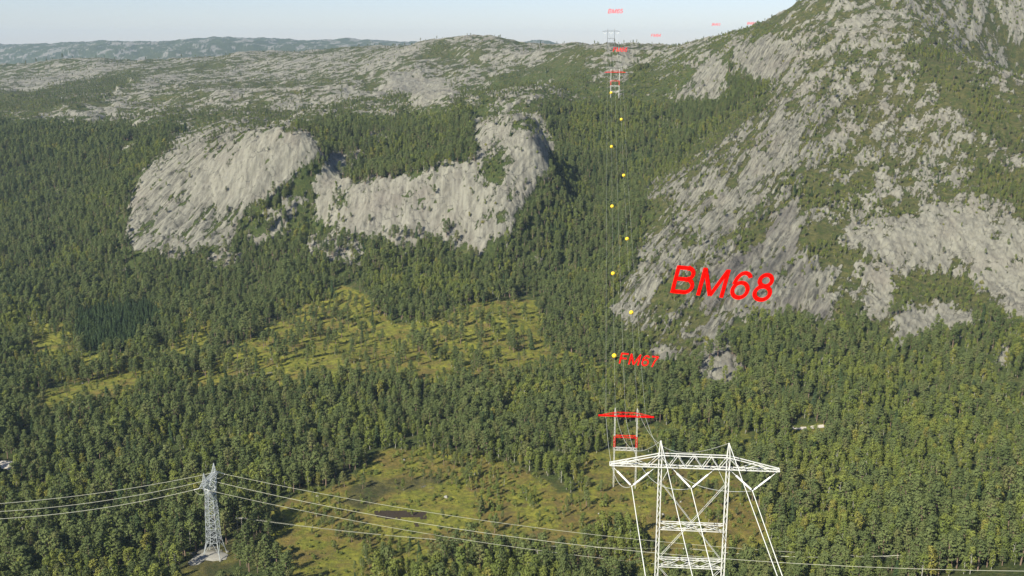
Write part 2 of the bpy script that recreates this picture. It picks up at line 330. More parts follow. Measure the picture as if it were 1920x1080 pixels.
# rock ledge under the lattice tower
region([(335, 1125), (338, 1060), (362, 1038), (400, 1022), (445, 1015), (450, 1048), (445, 1095), (410, 1130)], rock=0.0, tree=0.0, meadow=0.4, heath=0.8)
region([(356, 1055), (368, 1043), (392, 1034), (422, 1040), (418, 1049), (390, 1051), (370, 1057)], rock=1.3, tree=0.0)
region([(430, 1000), (470, 990), (475, 1020), (440, 1030)], tree=0.0, meadow=0.3, heath=0.9)
region([(1478, 793), (1550, 788), (1550, 832), (1480, 832)], tree=0.0, meadow=0.7)
region([(-20, 862), (36, 862), (36, 905), (-20, 905)], tree=0.0)

def soften(a, r):
    for _ in range(2):
        for ax in (0, 1):
            c_ = np.cumsum(np.insert(np.pad(a, [(r, r) if k == ax else (0, 0) for k in (0, 1)], mode='edge'), 0, 0, axis=ax), axis=ax)
            n_ = a.shape[ax]
            a = (np.take(c_, range(2 * r + 1, 2 * r + 1 + n_), ax) - np.take(c_, range(n_), ax)) / (2 * r + 1)
    return a
for k_, r_ in (('rock', 5), ('heath', 6), ('meadow', 2), ('dark', 6), ('birch', 5), ('tree', 2), ('strata', 6)): cov[k_] = soften(cov[k_].astype(np.float64), r_)

def lookup(name, px, py):
    ix = np.clip(np.round(px / 2 + OX / 2).astype(int), 0, GW - 1); iy = np.clip(np.round(py / 2 + OY / 2).astype(int), 0, GH - 1)
    return cov[name][iy, ix]

# ragged borders: the place looked up wanders with a noise tied to the ground
PX, PY = project(XX, YY, ZB)
wx = fbm(XX / 28, YY / 28, 4, 3) ; wy = fbm(XX / 28, YY / 28, 4, 9)
PXw, PYw = PX + wx * 24, PY + wy * np.clip(11000 / YY, 1.5, 14)
M = {k: lookup(k, PXw, PYw) for k in cov}
beyond = (YY > 3900)
M['rock'] = np.where(beyond, 0.36, M['rock'])
del wx, wy

# strata run diagonally away to the right
SA = R(33)
al = XX * math.sin(SA) + YY * math.cos(SA)
ac = XX * math.cos(SA) - YY * math.sin(SA)
n1 = fbm(ac / 10, al / 80, 6, 21, 0.66)
n2 = fbm(XX / 30, YY / 34, 7, 33, 0.72)
n3 = fbm(XX / 110, YY / 330, 7, 35, 0.66)
n1 = np.where(YY > 5000, n3, n1); n2 = np.where(YY > 5000, n3 * 0.6 + 0.4 * n2, n2)
nn = (0.45 + 0.25 * np.clip(M['strata'], 0, 1)) * n1 + (0.62 - 0.1 * np.clip(M['strata'], 0, 1)) * n2
nn = 0.5 + 0.5 * np.tanh(nn * 2.1)                       # roughly even spread over 0..1
tq = fbm(XX / 75, YY / 75, 5, 101, 0.5) * 7
ts = fbm(ac / 26, al / 170, 5, 103, 0.5) * 4
st = np.clip(M['strata'], 0, 1)
ledge = (1 - st) * np.exp(-(((tq - np.floor(tq)) - 0.62) / 0.09) ** 2) + st * np.exp(-(((ts - np.floor(ts)) - 0.62) / 0.10) ** 2)
plat = np.clip((YY - 1350) / 150, 0, 1) * (YY < 4000)
patchy = fbm(XX / 210, YY / 330, 4, 113, 0.5)
rockness = np.clip(M['rock'] * 1.12 - 0.06 - nn - 0.42 * ledge * (1 - plat) + 0.5 * patchy * plat + 0.05 * (1 - plat), -1, 1)
rk = np.clip(rockness * 4 + 0.5, 0, 1)
relief = np.zeros_like(ZB)
def terrace(t):
    f = np.floor(t); r_ = t - f
    return f + np.clip((r_ - 0.72) / 0.28, 0, 1) ** 1.5
plate = (YY > 1350) & (YY < 3600) & (M['rock'] > 0.3) & (M['strata'] < 0.5)
fine = fbm(ac / 9, al / 80, 6, 41, 0.62)
ridged = 1 - np.abs(fbm(ac / 26, al / 150, 5, 57, 0.55)) * 2
big = fbm(XX / 60, YY / 60, 4, 71)
lx = fbm(XX / 9, YY / 26, 5, 83, 0.6)
st = np.clip(M['strata'], 0, 1)
bare = np.clip((M['rock'] - 0.8) * 8, 0, 1) * (1 - st)        # the smooth ice-scoured domes
relief += (M['rock'] > 0.3) * (rk * (3.6 * fine * (0.25 + 0.75 * st) + 1.5 * lx * (1 - 0.95 * st) * (1 - 0.8 * bare) + 2.4 * ridged) + 1.6 * rk + 3.5 * big) * (1 - 0.5 * plate)
relief += rk * ((1 - st) * (terrace(tq) - tq) * (2.2 + 1.6 * bare) + st * (terrace(ts) - ts) * 3.0) * (M['rock'] > 0.3) * (1 - 0.35 * plate)
sharp = 1 - np.abs(fbm(XX / 7, YY / 7, 4, 61, 0.6)) * 2.2
g1 = np.exp(-(fbm(XX / 42, YY / 24, 5, 141, 0.55) / 0.022) ** 2) * (fbm(XX / 60, YY / 60, 3, 143) > -0.08)
g2 = np.exp(-(fbm(ac / 30, al / 120, 5, 145, 0.5) / 0.03) ** 2) * (fbm(XX / 70, YY / 70, 3, 147) > -0.15)
groove = (1 - st) * g1 + st * g2
relief -= rk * groove * 3.2 * (1 - 0.7 * plate)
rockness = rockness - 0.22 * groove * (M['rock'] > 0.3)
relief += rk * (0.45 * sharp * (1 - 0.85 * st) + (0.5 + 0.5 * st) * fbm(ac / 3.2, al / 30, 4, 67, 0.6)) * (1 - 0.6 * bare)
relief += (M['rock'] <= 0.3) * (2.2 * big)
relief *= np.clip((YY - 420) / 200, 0.15, 1)
relief = np.where(YY > 6000, fbm(XX / 500, YY / 700, 8, 91, 0.6) * 34, relief)
relief += plate * (fbm(XX / 90, YY / 170, 5, 97, 0.55) * 11 + fbm(XX / 240, YY / 260, 3, 99, 0.5) * 16)
damp = np.exp(-((YY - 2750) / 500) ** 2) * 0.45
relief *= 1 - damp * (M['rock'] > 0.3)
ZZ = ZB + relief
# shelves on the steep left cliffs: ledges that step the face
NR, NC = ZZ.shape
verts = np.stack([XX, YY, ZZ], -1).reshape(-1, 3).astype(np.float32)
idx = np.arange(NR * NC, dtype=np.int32).reshape(NR, NC)
quads = np.stack([idx[:-1, :-1], idx[:-1, 1:], idx[1:, 1:], idx[1:, :-1]], -1).reshape(-1, 4)

def fast_mesh(name, V, Q):
    me = bpy.data.meshes.new(name)
    Q = np.ascontiguousarray(Q, np.int32); V = np.ascontiguousarray(V, np.float32)
    k = Q.shape[1]
    me.vertices.add(len(V)); me.vertices.foreach_set('co', V.ravel())
    me.loops.add(Q.size); me.loops.foreach_set('vertex_index', Q.ravel())
    me.polygons.add(len(Q)); me.polygons.foreach_set('loop_start', np.arange(0, Q.size, k, dtype=np.int32))
    me.update(calc_edges=True)
    return me

def ground_z(x, y):
    x = np.asarray(x, float); y = np.asarray(y, float)
    r = np.interp(y, rowY, np.arange(NR)); q = np.interp(x / y, colU, np.arange(NC))
    i = np.clip(r.astype(int), 0, NR - 2); j = np.clip(q.astype(int), 0, NC - 2)
    a = r - i; b = q - j
    return (ZZ[i, j] * (1 - a) * (1 - b) + ZZ[i + 1, j] * a * (1 - b) + ZZ[i, j + 1] * (1 - a) * b + ZZ[i + 1, j + 1] * a * b)

def hit(px, py, y0=380, y1=4000):
    """first terrain point on the pixel's sight line"""
    Y = np.linspace(y0, y1, 6000)
    cx, cy = (px - 960) / F, (540 - py) / F
    dx, dy, dz = cx, CP + cy * SP, -SP + cy * CP
    x, z = dx / dy * Y, dz / dy * Y
    k = np.argmax(ground_z(x, Y) > z)
    return Vector((float(x[k]), float(Y[k]), float(ground_z(x[k], Y[k]))))

# ------------------------------------------------------------------ materials
class NT:
    def __init__(s, name):
        s.m = bpy.data.materials.new(name); s.m.use_nodes = True
        s.t = s.m.node_tree; s.n = s.t.nodes; s.b = s.n['Principled BSDF']
    def new(s, typ, **kw):
        x = s.n.new(typ)
        for k, v in kw.items(): setattr(x, k, v)
        return x
    def put(s, sock, v):
        if isinstance(v, bpy.types.NodeSocket): s.t.links.new(v, sock)
        elif isinstance(v, (int, float)): sock.default_value = v
        else: sock.default_value = tuple(v) + ((1,) if len(v) == 3 and len(sock.default_value) == 4 else ())
    def math(s, op, a, b=0.0, clamp=False):
        x = s.new('ShaderNodeMath', operation=op, use_clamp=clamp); s.put(x.inputs[0], a); s.put(x.inputs[1], b); return x.outputs[0]
    def mix(s, f, a, b, blend='MIX'):
        x = s.new('ShaderNodeMix', data_type='RGBA', blend_type=blend); s.put(x.inputs[0], f); s.put(x.inputs[6], a); s.put(x.inputs[7], b); return x.outputs[2]
    def step(s, v, lo, hi):
        x = s.new('ShaderNodeMapRange', interpolation_type='SMOOTHSTEP'); s.put(x.inputs[0], v); x.inputs[1].default_value = lo; x.inputs[2].default_value = hi; return x.outputs[0]
    def noise(s, vec, scale, detail=5.0, rough=0.55, dist=0.0):
        x = s.new('ShaderNodeTexNoise'); s.put(x.inputs['Vector'], vec); x.inputs['Scale'].default_value = scale
        x.inputs['Detail'].default_value = detail; x.inputs['Roughness'].default_value = rough; x.inputs['Distortion'].default_value = dist; return x.outputs[0]
    def mapping(s, vec, rot=(0, 0, 0), scale=(1, 1, 1), typ='POINT'):
        x = s.new('ShaderNodeMapping', vector_type=typ); s.put(x.inputs[0], vec); x.inputs['Rotation'].default_value = rot; x.inputs['Scale'].default_value = scale; return x.outputs[0]

def plain(name, col, rough=0.6, metal=0.0, var=0.15, scale=3.0):
    m = NT(name)
    tc = m.new('ShaderNodeTexCoord')
    n = m.noise(tc.outputs['Object'], scale, 4)
    m.put(m.b.inputs['Base Color'], m.mix(n, tuple(x * (1 - var) for x in col), tuple(min(1, x * (1 + var)) for x in col)))
    m.b.inputs['Roughness'].default_value = rough; m.b.inputs['Metallic'].default_value = metal
    return m.m

def terrain_material():
    m = NT('terrain')
    geo = m.new('ShaderNodeTexCoord').outputs['Object']
    a1 = m.new('ShaderNodeAttribute', attribute_name='cover_a'); a2 = m.new('ShaderNodeAttribute', attribute_name='cover_b')
    s1 = m.new('ShaderNodeSeparateColor'); m.put(s1.inputs[0], a1.outputs['Color'])
    s2 = m.new('ShaderNodeSeparateColor'); m.put(s2.inputs[0], a2.outputs['Color'])
    rock, meadow, peat = s1.outputs; dark, heath, strata = s2.outputs
    str_v = m.mapping(geo, rot=(0, 0, -SA), scale=(1, 9, 7), typ='TEXTURE')        # long axis along the strata
    fall_v = m.mapping(geo, scale=(1, 0.13, 0.09))                        # long axis down the left faces
    big = m.noise(geo, 0.02, 5); mid = m.noise(geo, 0.12, 6, 0.65); fin = m.noise(geo, 0.7, 6, 0.7)
    st1 = m.noise(str_v, 0.35, 8, 0.72); st2 = m.noise(fall_v, 0.22, 7, 0.7); st3 = m.math('ADD', m.math('MULTIPLY', m.noise(str_v, 0.06, 5, 0.6), strata), m.math('MULTIPLY', m.noise(fall_v, 0.07, 5, 0.6), m.math('SUBTRACT', 1.0, strata)))
    st_mix = m.new('ShaderNodeMix', data_type='FLOAT'); m.put(st_mix.inputs[0], strata); m.put(st_mix.inputs[2], st2); m.put(st_mix.inputs[3], st1)
    streak = st_mix.outputs[0]
    # rock
    col = m.mix(m.step(streak, 0.38, 0.60), m.mix(strata, (0.140, 0.133, 0.105), (0.085, 0.082, 0.066)), (0.226, 0.219, 0.170))
    col = m.mix(m.step(mid, 0.4, 0.75), col, m.mix(0.35, col, (0.30, 0.29, 0.235)))
    col = m.mix(m.math('MULTIPLY', m.step(big, 0.5, 0.68), 0.3), col, (0.18, 0.155, 0.125))
    wet_shade = m.math('MULTIPLY', dark, m.step(st3, 0.42, 0.62))  # water-stained and dark rock, plus the painted shade on the knob's right side
    col = m.mix(m.math('MULTIPLY', wet_shade, 0.9), col, m.mix(0.35, (0.085, 0.075, 0.07), col))
    vor = m.new('ShaderNodeTexVoronoi', feature='DISTANCE_TO_EDGE'); m.put(vor.inputs['Vector'], m.mapping(m.mix(0.12, geo, m.new('ShaderNodeTexCoord').outputs['Object']), rot=(0, 0, SA), scale=(0.09, 0.025, 0.05))); vor.inputs['Scale'].default_value = 1.0
    warp = m.new('ShaderNodeTexNoise'); m.put(warp.inputs['Vector'], geo); warp.inputs['Scale'].default_value = 0.05; warp.inputs['Detail'].default_value = 5
    wv = m.new('ShaderNodeVectorMath', operation='MULTIPLY_ADD'); m.put(wv.inputs[0], warp.outputs['Color']); wv.inputs[1].default_value = (28, 28, 28); m.put(wv.inputs[2], geo)
    m.put(vor.inputs['Vector'], m.mapping(wv.outputs[0], rot=(0, 0, -SA), scale=(12, 45, 20), typ='TEXTURE'))
    crack = m.math('SUBTRACT', 1.0, m.step(vor.outputs['Distance'], 0.0, 0.03))
    col = m.mix(m.math('MULTIPLY', crack, m.math('MULTIPLY', m.step(m.noise(geo, 0.03, 3), 0.42, 0.58), 0.75)), col, (0.05, 0.05, 0.042))
    # low growth
    veg = m.mix(m.step(fin, 0.35, 0.65), (0.038, 0.055, 0.015), (0.080, 0.100, 0.026))
    brown = m.mix(m.step(mid, 0.4, 0.6), (0.075, 0.058, 0.028), (0.115, 0.105, 0.038))
    veg = m.mix(m.math('MULTIPLY', m.step(m.math('ADD', m.math('MULTIPLY', heath, 0.35), mid), 0.55, 0.8), 0.85), veg, brown)
    veg = m.mix(m.step(m.noise(geo, 0.3, 6, 0.7), 0.42, 0.62), m.mix(0.55, veg, (0.022, 0.032, 0.010)), veg)
    # meadow and bog
    mead = m.mix(m.step(mid, 0.35, 0.65), (0.150, 0.165, 0.022), (0.250, 0.240, 0.036))
    orange = m.mix(fin, (0.135, 0.080, 0.028), (0.21, 0.15, 0.05))
    mead = m.mix(m.math('MULTIPLY', m.step(m.math('ADD', m.math('MULTIPLY', heath, 0.2), m.noise(geo, 0.05, 6, 0.65)), 0.54, 0.72), 0.75), mead, orange)
    tuft = m.noise(geo, 0.28, 8, 0.75)
    mead = m.mix(m.step(tuft, 0.40, 0.60), m.mix(0.6, mead, (0.055, 0.062, 0.018)), mead)
    mead = m.mix(m.math('MULTIPLY', m.step(m.noise(geo, 0.09, 7, 0.7), 0.52, 0.62), m.math('ADD', m.math('MULTIPLY', heath, 0.7), 0.1)), mead, (0.105, 0.075, 0.034))
    veg = m.mix(m.step(m.math('ADD', meadow, m.math('MULTIPLY', m.math('SUBTRACT', mid, 0.5), 0.9)), 0.3, 0.7), veg, mead)
    veg = m.mix(m.step(m.math('ADD', peat, m.math('SUBTRACT', fin, 0.5)), 0.4, 0.6), veg, (0.045, 0.034, 0.022))
    edge = m.math('ADD', rock, m.math('MULTIPLY', m.math('SUBTRACT', fin, 0.5), 0.75))
    edge = m.math('ADD', edge, m.math('MULTIPLY', m.math('SUBTRACT', st1, 0.5), 0.55))
    edge = m.math('ADD', edge, m.math('MULTIPLY', m.math('SUBTRACT', mid, 0.5), 0.55))
    rm = m.step(edge, 0.45, 0.55)
    m.put(m.b.inputs['Base Color'], m.mix(rm, veg, col))
    m.b.inputs['Roughness'].default_value = 0.92
    m.b.inputs['Specular IOR Level'].default_value = 0.15
    bump = m.new('ShaderNodeBump'); bump.inputs['Strength'].default_value = 0.9; bump.inputs['Distance'].default_value = 1.6
    h = m.math('ADD', m.math('MULTIPLY', m.math('MULTIPLY', streak, m.math('ADD', m.math('MULTIPLY', strata, 1.2), 0.45)), rm), m.math('MULTIPLY', fin, 0.55))
    m.put(bump.inputs['Height'], h)
    m.put(m.b.inputs['Normal'], bump.outputs[0])
    return m.m

def leaf_material(name, ca, cb, cc):
    m = NT(name)
    oi = m.new('ShaderNodeObjectInfo'); tc = m.new('ShaderNodeTexCoord')
    r = oi.outputs['Random']
    n = m.noise(tc.outputs['Object'], 0.8, 3)
    col = m.mix(m.step(r, 0.0, 0.7), ca, cb)
    col = m.mix(m.step(r, 0.8, 1.0), col, cc)
    col = m.mix(m.math('MULTIPLY', n, 0.7), col, m.mix(0.5, col, cb))
    m.put(m.b.inputs['Base Color'], col)
    m.b.inputs['Roughness'].default_value = 0.85; m.b.inputs['Specular IOR Level'].default_value = 0.2
    tr = m.new('ShaderNodeBsdfTranslucent'); m.put(tr.inputs[0], col)
    mx = m.new('ShaderNodeMixShader'); mx.inputs[0].default_value = 0.25
    m.t.links.new(m.b.outputs[0], mx.inputs[1]); m.t.links.new(tr.outputs[0], mx.inputs[2])
    m.t.links.new(mx.outputs[0], m.n['Material Output'].inputs['Surface'])
    return m.m

MAT = dict(
    pine=leaf_material('pine_needles', (0.088, 0.118, 0.040), (0.138, 0.170, 0.056), (0.165, 0.172, 0.062)),
    birch=leaf_material('birch_leaves', (0.122, 0.162, 0.038), (0.182, 0.210, 0.046), (0.24, 0.22, 0.05)),
    spruce=leaf_material('spruce_needles', (0.045, 0.078, 0.030), (0.070, 0.105, 0.038), (0.06, 0.09, 0.04)),
    bark=plain('pine_bark', (0.20, 0.14, 0.10), 0.9), bbark=plain('birch_bark', (0.34, 0.33, 0.28), 0.8),
    white=plain('white_paint', (0.62, 0.62, 0.57), 0.5, 0, 0.03), glass=plain('white_insulator', (0.88, 0.88, 0.84), 0.3, 0, 0.02),
    red=plain('red_paint', (0.70, 0.003, 0.001), 1.0, 0, 0.02), yellow=plain('yellow_plastic', (0.95, 0.62, 0.01), 0.5, 0, 0.03),
    darksteel=plain('weathered_steel', (0.12, 0.13, 0.14), 0.8, 0.0, 0.1), steel=plain('galvanised_steel', (0.36, 0.39, 0.39), 0.6, 0.1, 0.15), wire=plain('aluminium_wire', (0.42, 0.42, 0.32), 0.5, 0.0, 0.05),
    pwire=plain('pale_wire', (0.80, 0.80, 0.72), 0.5, 0.0, 0.03), wood=plain('weathered_wood', (0.30, 0.27, 0.22), 0.9), stone=plain('pale_stone', (0.27, 0.26, 0.22), 0.9, 0, 0.3, 1.0),
    gravel=plain('gravel', (0.48, 0.44, 0.37), 0.95, 0, 0.15, 1.0))

MAT['red'].node_tree.nodes['Principled BSDF'].inputs['Specular IOR Level'].default_value = 0.0

def obj(name, me, mat=None, parent=None, smooth=False):
    if mat: me.materials.append(mat)
    if smooth: me.polygons.foreach_set('use_smooth', np.ones(len(me.polygons), bool))
    o = bpy.data.objects.new(name, me); COL.objects.link(o)
    if parent is not None: o.parent = parent
    return o

def tag(o, label=None, cat=None, group=None, kind=None):
    for k, v in (('label', label), ('category', cat), ('group', group), ('kind', kind)):
        if v: o[k] = v
    return o

def empty(name, loc, rz=0.0):
    o = bpy.data.objects.new(name, None); COL.objects.link(o)
    o.empty_display_size = 1; o.location = loc; o.rotation_euler = (0, 0, rz)
    return o

# ------------------------------------------------------------------ ground
me = fast_mesh('hills', verts, quads)
a = me.attributes.new('cover_a', 'FLOAT_COLOR', 'POINT')
buf = np.ones((NR * NC, 4), np.float32)
buf[:, 0] = (rockness + 0.5).ravel(); buf[:, 1] = M['meadow'].ravel(); buf[:, 2] = M['peat'].ravel()
a.data.foreach_set('color', buf.ravel())
a = me.attributes.new('cover_b', 'FLOAT_COLOR', 'POINT')
buf[:, 0] = M['dark'].ravel(); buf[:, 1] = M['heath'].ravel(); buf[:, 2] = M['strata'].ravel()
a.data.foreach_set('color', buf.ravel())
tag(obj('hills', me, terrain_material(), smooth=True), kind='structure')
del buf, verts, quads

# ------------------------------------------------------------------ mesh helpers
class MB:
    def __init__(s): s.v = []; s.f = []
    def bar(s, a, b, r, n=4, r2=None):
        a, b = Vector(a), Vector(b); d = (b - a)
        if d.length < 1e-6: return s
        d.normalize(); up = Vector((0, 0, 1)) if abs(d.z) < 0.9 else Vector((0, 1, 0))
        x = d.cross(up).normalized(); y = d.cross(x); r2 = r if r2 is None else r2
        k = len(s.v)
        for p, rr in ((a, r), (b, r2)):
            for i in range(n):
                t = 2 * math.pi * (i + 0.5) / n
                s.v.append(p + x * math.cos(t) * rr + y * math.sin(t) * rr)
        for i in range(n):
            j = (i + 1) % n
            s.f.append((k + i, k + j, k + n + j, k + n + i))
        s.f.append(tuple(range(k + n - 1, k - 1, -1))); s.f.append(tuple(range(k + n, k + 2 * n)))
        return s
    def line(s, pts, r, n=5):
        k = len(s.v)
        for q, p in enumerate(pts):
            p = Vector(p); a = Vector(pts[max(q - 1, 0)]); b = Vector(pts[min(q + 1, len(pts) - 1)])
            d = (b - a).normalized(); x = d.cross(Vector((0, 0, 1)))
            x = x.normalized() if x.length > 1e-4 else Vector((1, 0, 0)); y = d.cross(x)
            for i in range(n):
                t = 2 * math.pi * i / n; s.v.append(p + (x * math.cos(t) + y * math.sin(t)) * r)
        for q in range(len(pts) - 1):
            for i in range(n):
                j = (i + 1) % n; s.f.append((k + q * n + i, k + q * n + j, k + (q + 1) * n + j, k + (q + 1) * n + i))
        return s
    def lathe(s, a, b, prof, n=8):
        """profile of (fraction along a-b, radius)"""
        a, b = Vector(a), Vector(b); d = b - a; L = d.copy(); d.normalize()
        x = d.cross(Vector((0, 0, 1)) if abs(d.z) < 0.9 else Vector((0, 1, 0))).normalized(); y = d.cross(x); k = len(s.v)
        for t, r in prof:
            for i in range(n):
                w_ = 2 * math.pi * i / n; s.v.append(a + L * t + (x * math.cos(w_) + y * math.sin(w_)) * r)
        for q in range(len(prof) - 1):
            for i in range(n):
                j = (i + 1) % n; s.f.append((k + q * n + i, k + q * n + j, k + (q + 1) * n + j, k + (q + 1) * n + i))
        return s
    def mesh(s, name):
        me = bpy.data.meshes.new(name); me.from_pydata([tuple(v) for v in s.v], [], s.f); me.update(); return me
    def build(s, name, mat, parent=None, smooth=False): return obj(name, s.mesh(name), mat, parent, smooth)

# ------------------------------------------------------------------ trees
def leaf_cloud(centres, normals, size, jit, rng, k=1):
    n = len(centres)
    nrm = normals + rng.normal(0, jit, (n, 3)); nrm /= np.linalg.norm(nrm, axis=1, keepdims=True) + 1e-9
    ref = rng.normal(0, 1, (n, 3)); t = np.cross(nrm, ref); t /= np.linalg.norm(t, axis=1, keepdims=True) + 1e-9
    b = np.cross(nrm, t); sz = size * rng.uniform(0.6, 1.3, (n, 1)); sb = sz * rng.uniform(0.45, 0.8, (n, 1))
    V = np.stack([centres - t * sz, centres - b * sb + nrm * 0.1, centres + t * sz, centres + b * sb + nrm * 0.1], 1).reshape(-1, 3)
    return V, np.arange(4 * n).reshape(n, 4)

def tree_parts(kind, seed):
    """unit: metres, tree about 10 m tall. Returns (trunk MB, crown verts, crown faces)"""
    rng = np.random.default_rng(seed); tr = MB(); H = 10.0
    C, N = [], []
    if kind == 'spruce':
        tr.bar((0, 0, -1), (0, 0, H * 0.95), 0.16, 5, 0.03)
        for z in np.arange(0.8, 9.7, 0.42):
            rad = (1 - z / H) ** 0.85 * 2.0 * rng.uniform(0.85, 1.15); nb = int(5 + rad * 4)
            for q in range(nb):
                ph = rng.random() * 6.283
                for fr in np.arange(0.25, 1.05, 0.27):
                    r = rad * fr; C.append((math.cos(ph) * r, math.sin(ph) * r, z - r * 0.28)); N.append((math.cos(ph) * 0.6, math.sin(ph) * 0.6, 0.8))
        for z in (9.5, 9.8): C.append((0, 0, z)); N.append((0, 0, 1))
        size, jit = 0.42, 0.2
    elif kind == 'pine':
        lean = rng.normal(0, 0.25, 2)
        tr.bar((0, 0, -1), (lean[0] * 0.6, lean[1] * 0.6, H * 0.6), 0.2, 6, 0.13); tr.bar((lean[0] * 0.6, lean[1] * 0.6, H * 0.6), (lean[0], lean[1], H * 0.93), 0.13, 5, 0.04)
        nb = rng.integers(24, 32); z0 = rng.uniform(2.4, 3.8)
        for q in range(nb):
            f = (q + rng.random()) / nb; z = z0 + (H - 0.7 - z0) * f
            rad = (0.25 + 1.55 * (1 - f) ** 0.6 * min(1, 0.55 + f * 2.2)) * rng.uniform(0.7, 1.25)
            ph = q * 2.4 + rng.normal(0, 0.4); ax = np.array([lean[0] * z / H, lean[1] * z / H, z])
            tip = ax + np.array([math.cos(ph) * rad, math.sin(ph) * rad, 0.35 + rad * 0.15])
            tr.bar(ax, ax + (tip - ax) * 0.85, 0.05, 3, 0.02)
            for fr in (0.55, 1.0):
                cc = ax + (tip - ax) * fr; rr = 0.50 * rng.uniform(0.7, 1.2)
                m_ = 11 if fr == 1.0 else 8
                d = rng.normal(0, 1, (m_, 3)); d[:, 2] = np.abs(d[:, 2]) * 0.9 - 0.15; d /= np.linalg.norm(d, axis=1, keepdims=True)
                for dd in d: C.append(cc + dd * rr * np.array([1.15, 1.15, 0.62])); N.append(dd + np.array([math.cos(ph), math.sin(ph), 0.5]) * 0.35)
        top = np.array([lean[0], lean[1], H - 0.55])
        for dd in rng.normal(0, 1, (26, 3)): dd /= np.linalg.norm(dd); C.append(top + dd * np.array([0.75, 0.75, 0.5])); N.append(dd + np.array([0, 0, 0.3]))
        size, jit = 0.29, 0.25
    elif kind == 'birch':
        lean = rng.normal(0, 0.35, 2)
        tr.bar((0, 0, -1), (lean[0], lean[1], H * 0.8), 0.15, 6, 0.04)
        for q in range(26):
            f = rng.random(); z = 2.4 + 6.9 * f; rad = 1.5 * math.sin(math.pi * (0.18 + 0.77 * f)) ** 0.7 * rng.uniform(0.35, 1.0)
            ph = rng.random() * 6.283; ax = np.array([lean[0] * z / 8, lean[1] * z / 8, z - 0.9]); cc = np.array([lean[0] * z / 8 + math.cos(ph) * rad, lean[1] * z / 8 + math.sin(ph) * rad, z])
            tr.bar(ax, cc, 0.035, 3, 0.015)
            d = rng.normal(0, 1, (17, 3)); d /= np.linalg.norm(d, axis=1, keepdims=True)
            for dd in d: C.append(cc + dd * np.array([0.7, 0.7, 0.8]) * rng.uniform(0.75, 1.1)); N.append(dd + np.array([math.cos(ph), math.sin(ph), 0.4]) * 0.35)
        size, jit = 0.33, 0.25
    else:  # shrub, 10 units tall too but many stems
        for q in range(5):
            ph = rng.random() * 6.283; tr.bar((0, 0, -1), (math.cos(ph) * 2.2, math.sin(ph) * 2.2, 6), 0.12, 4, 0.04)
        for q in range(20):
            ph = rng.random() * 6.283; r = 3.6 * math.sqrt(rng.random()); z = 2 + 6.2 * rng.random() * (1 - (r / 5) ** 2)
            cc = np.array([math.cos(ph) * r, math.sin(ph) * r, z]); d = rng.normal(0, 1, (14, 3)); d /= np.linalg.norm(d, axis=1, keepdims=True)
            for dd in d: C.append(cc + dd * 1.5); N.append(dd + np.array([math.cos(ph) * r / 3, math.sin(ph) * r / 3, 0.5]) * 0.5)
        size, jit = 0.8, 0.25
    V, Q = leaf_cloud(np.array(C), np.array(N), size, jit, rng)
    return tr, V, Q

TREE = {}
proto_coll = {}
for kind, leaf, bark, cnt in (('pine', 'pine', 'bark', 6), ('birch', 'birch', 'bbark', 5), ('spruce', 'spruce', 'bark', 3), ('shrub', 'birch', 'bbark', 4)):
    pc = bpy.data.collections.new(kind + '_shapes'); proto_coll[kind] = pc
    for k in range(cnt):
        tr, V, Q = tree_parts(kind, 100 + k * 7 + len(kind))
        tm = tr.mesh(kind + '_trunk'); tm.materials.append(MAT[bark])
        cm = fast_mesh(kind + '_crown', V, Q); cm.materials.append(MAT[leaf])
        TREE[(kind, k)] = (tm, cm)
        # joined mesh for the mass of the wood
        tv = np.array([tuple(v) for v in tr.v]); nv = len(tv)
        allv = [tuple(v) for v in tr.v] + [tuple(v) for v in V]
        jm = bpy.data.meshes.new(kind + '_shape'); jm.from_pydata(allv, [], list(tr.f) + [tuple(int(i) + nv for i in q) for q in Q])
        jm.materials.append(MAT[leaf]); jm.materials.append(MAT[bark])
        mi = np.zeros(len(jm.polygons), np.int32); mi[:len(tr.f)] = 1; jm.polygons.foreach_set('material_index', mi)
        jo = bpy.data.objects.new(f'{kind}_shape', jm); pc.objects.link(jo)
    TREE[kind] = cnt

# candidate spots on a jittered grid
def spots(y0, y1, s):
    ys = np.arange(y0, y1, s); xs = np.arange(-0.64 * y1, 0.64 * y1, s)
    X, Y = np.meshgrid(xs, ys); X = X + RNG.uniform(-.45, .45, X.shape) * s; Y = Y + RNG.uniform(-.45, .45, Y.shape) * s
    k = np.abs(X) < 0.62 * Y + 20
    return X[k], Y[k]
TX, TY = [], []
for y0, y1, s in ((395, 1000, 4.3), (1000, 1700, 4.7), (1700, 3200, 7.5)):
    x, y = spots(y0, y1, s); TX.append(x); TY.append(y)
TX = np.concatenate(TX); TY = np.concatenate(TY); TZ = ground_z(TX, TY)
zb_px, zb_py = project(TX, TY, TZ)
wx = fbm(TX / 20, TY / 20, 4, 13); wy = fbm(TX / 20, TY / 20, 4, 19)
lx_, ly_ = zb_px + wx * 12, zb_py + wy * 6
dens = lookup('tree', lx_, ly_); bir = lookup('birch', lx_, ly_); spr = lookup('spruce', lx_, ly_); sml = lookup('small', lx_, ly_)
clump = fbm(TX / 45, TY / 45, 4, 29)
p = np.clip(dens * (0.90 + 1.6 * clump * (dens < 0.85) + 0.8 * clump * (dens >= 0.85)), 0, 1)
keep = (RNG.random(len(TX)) < p) & (zb_px > -160) & (zb_px < 2080) & (zb_py > -60)
TX, TY, TZ, bir, spr, sml, dens, clump, zb_px, zb_py = [q[keep] for q in (TX, TY, TZ, bir, spr, sml, dens, clump, zb_px, zb_py)]
n = len(TX); rr = RNG.random(n)
bn = fbm(TX / 70, TY / 70, 3, 47)
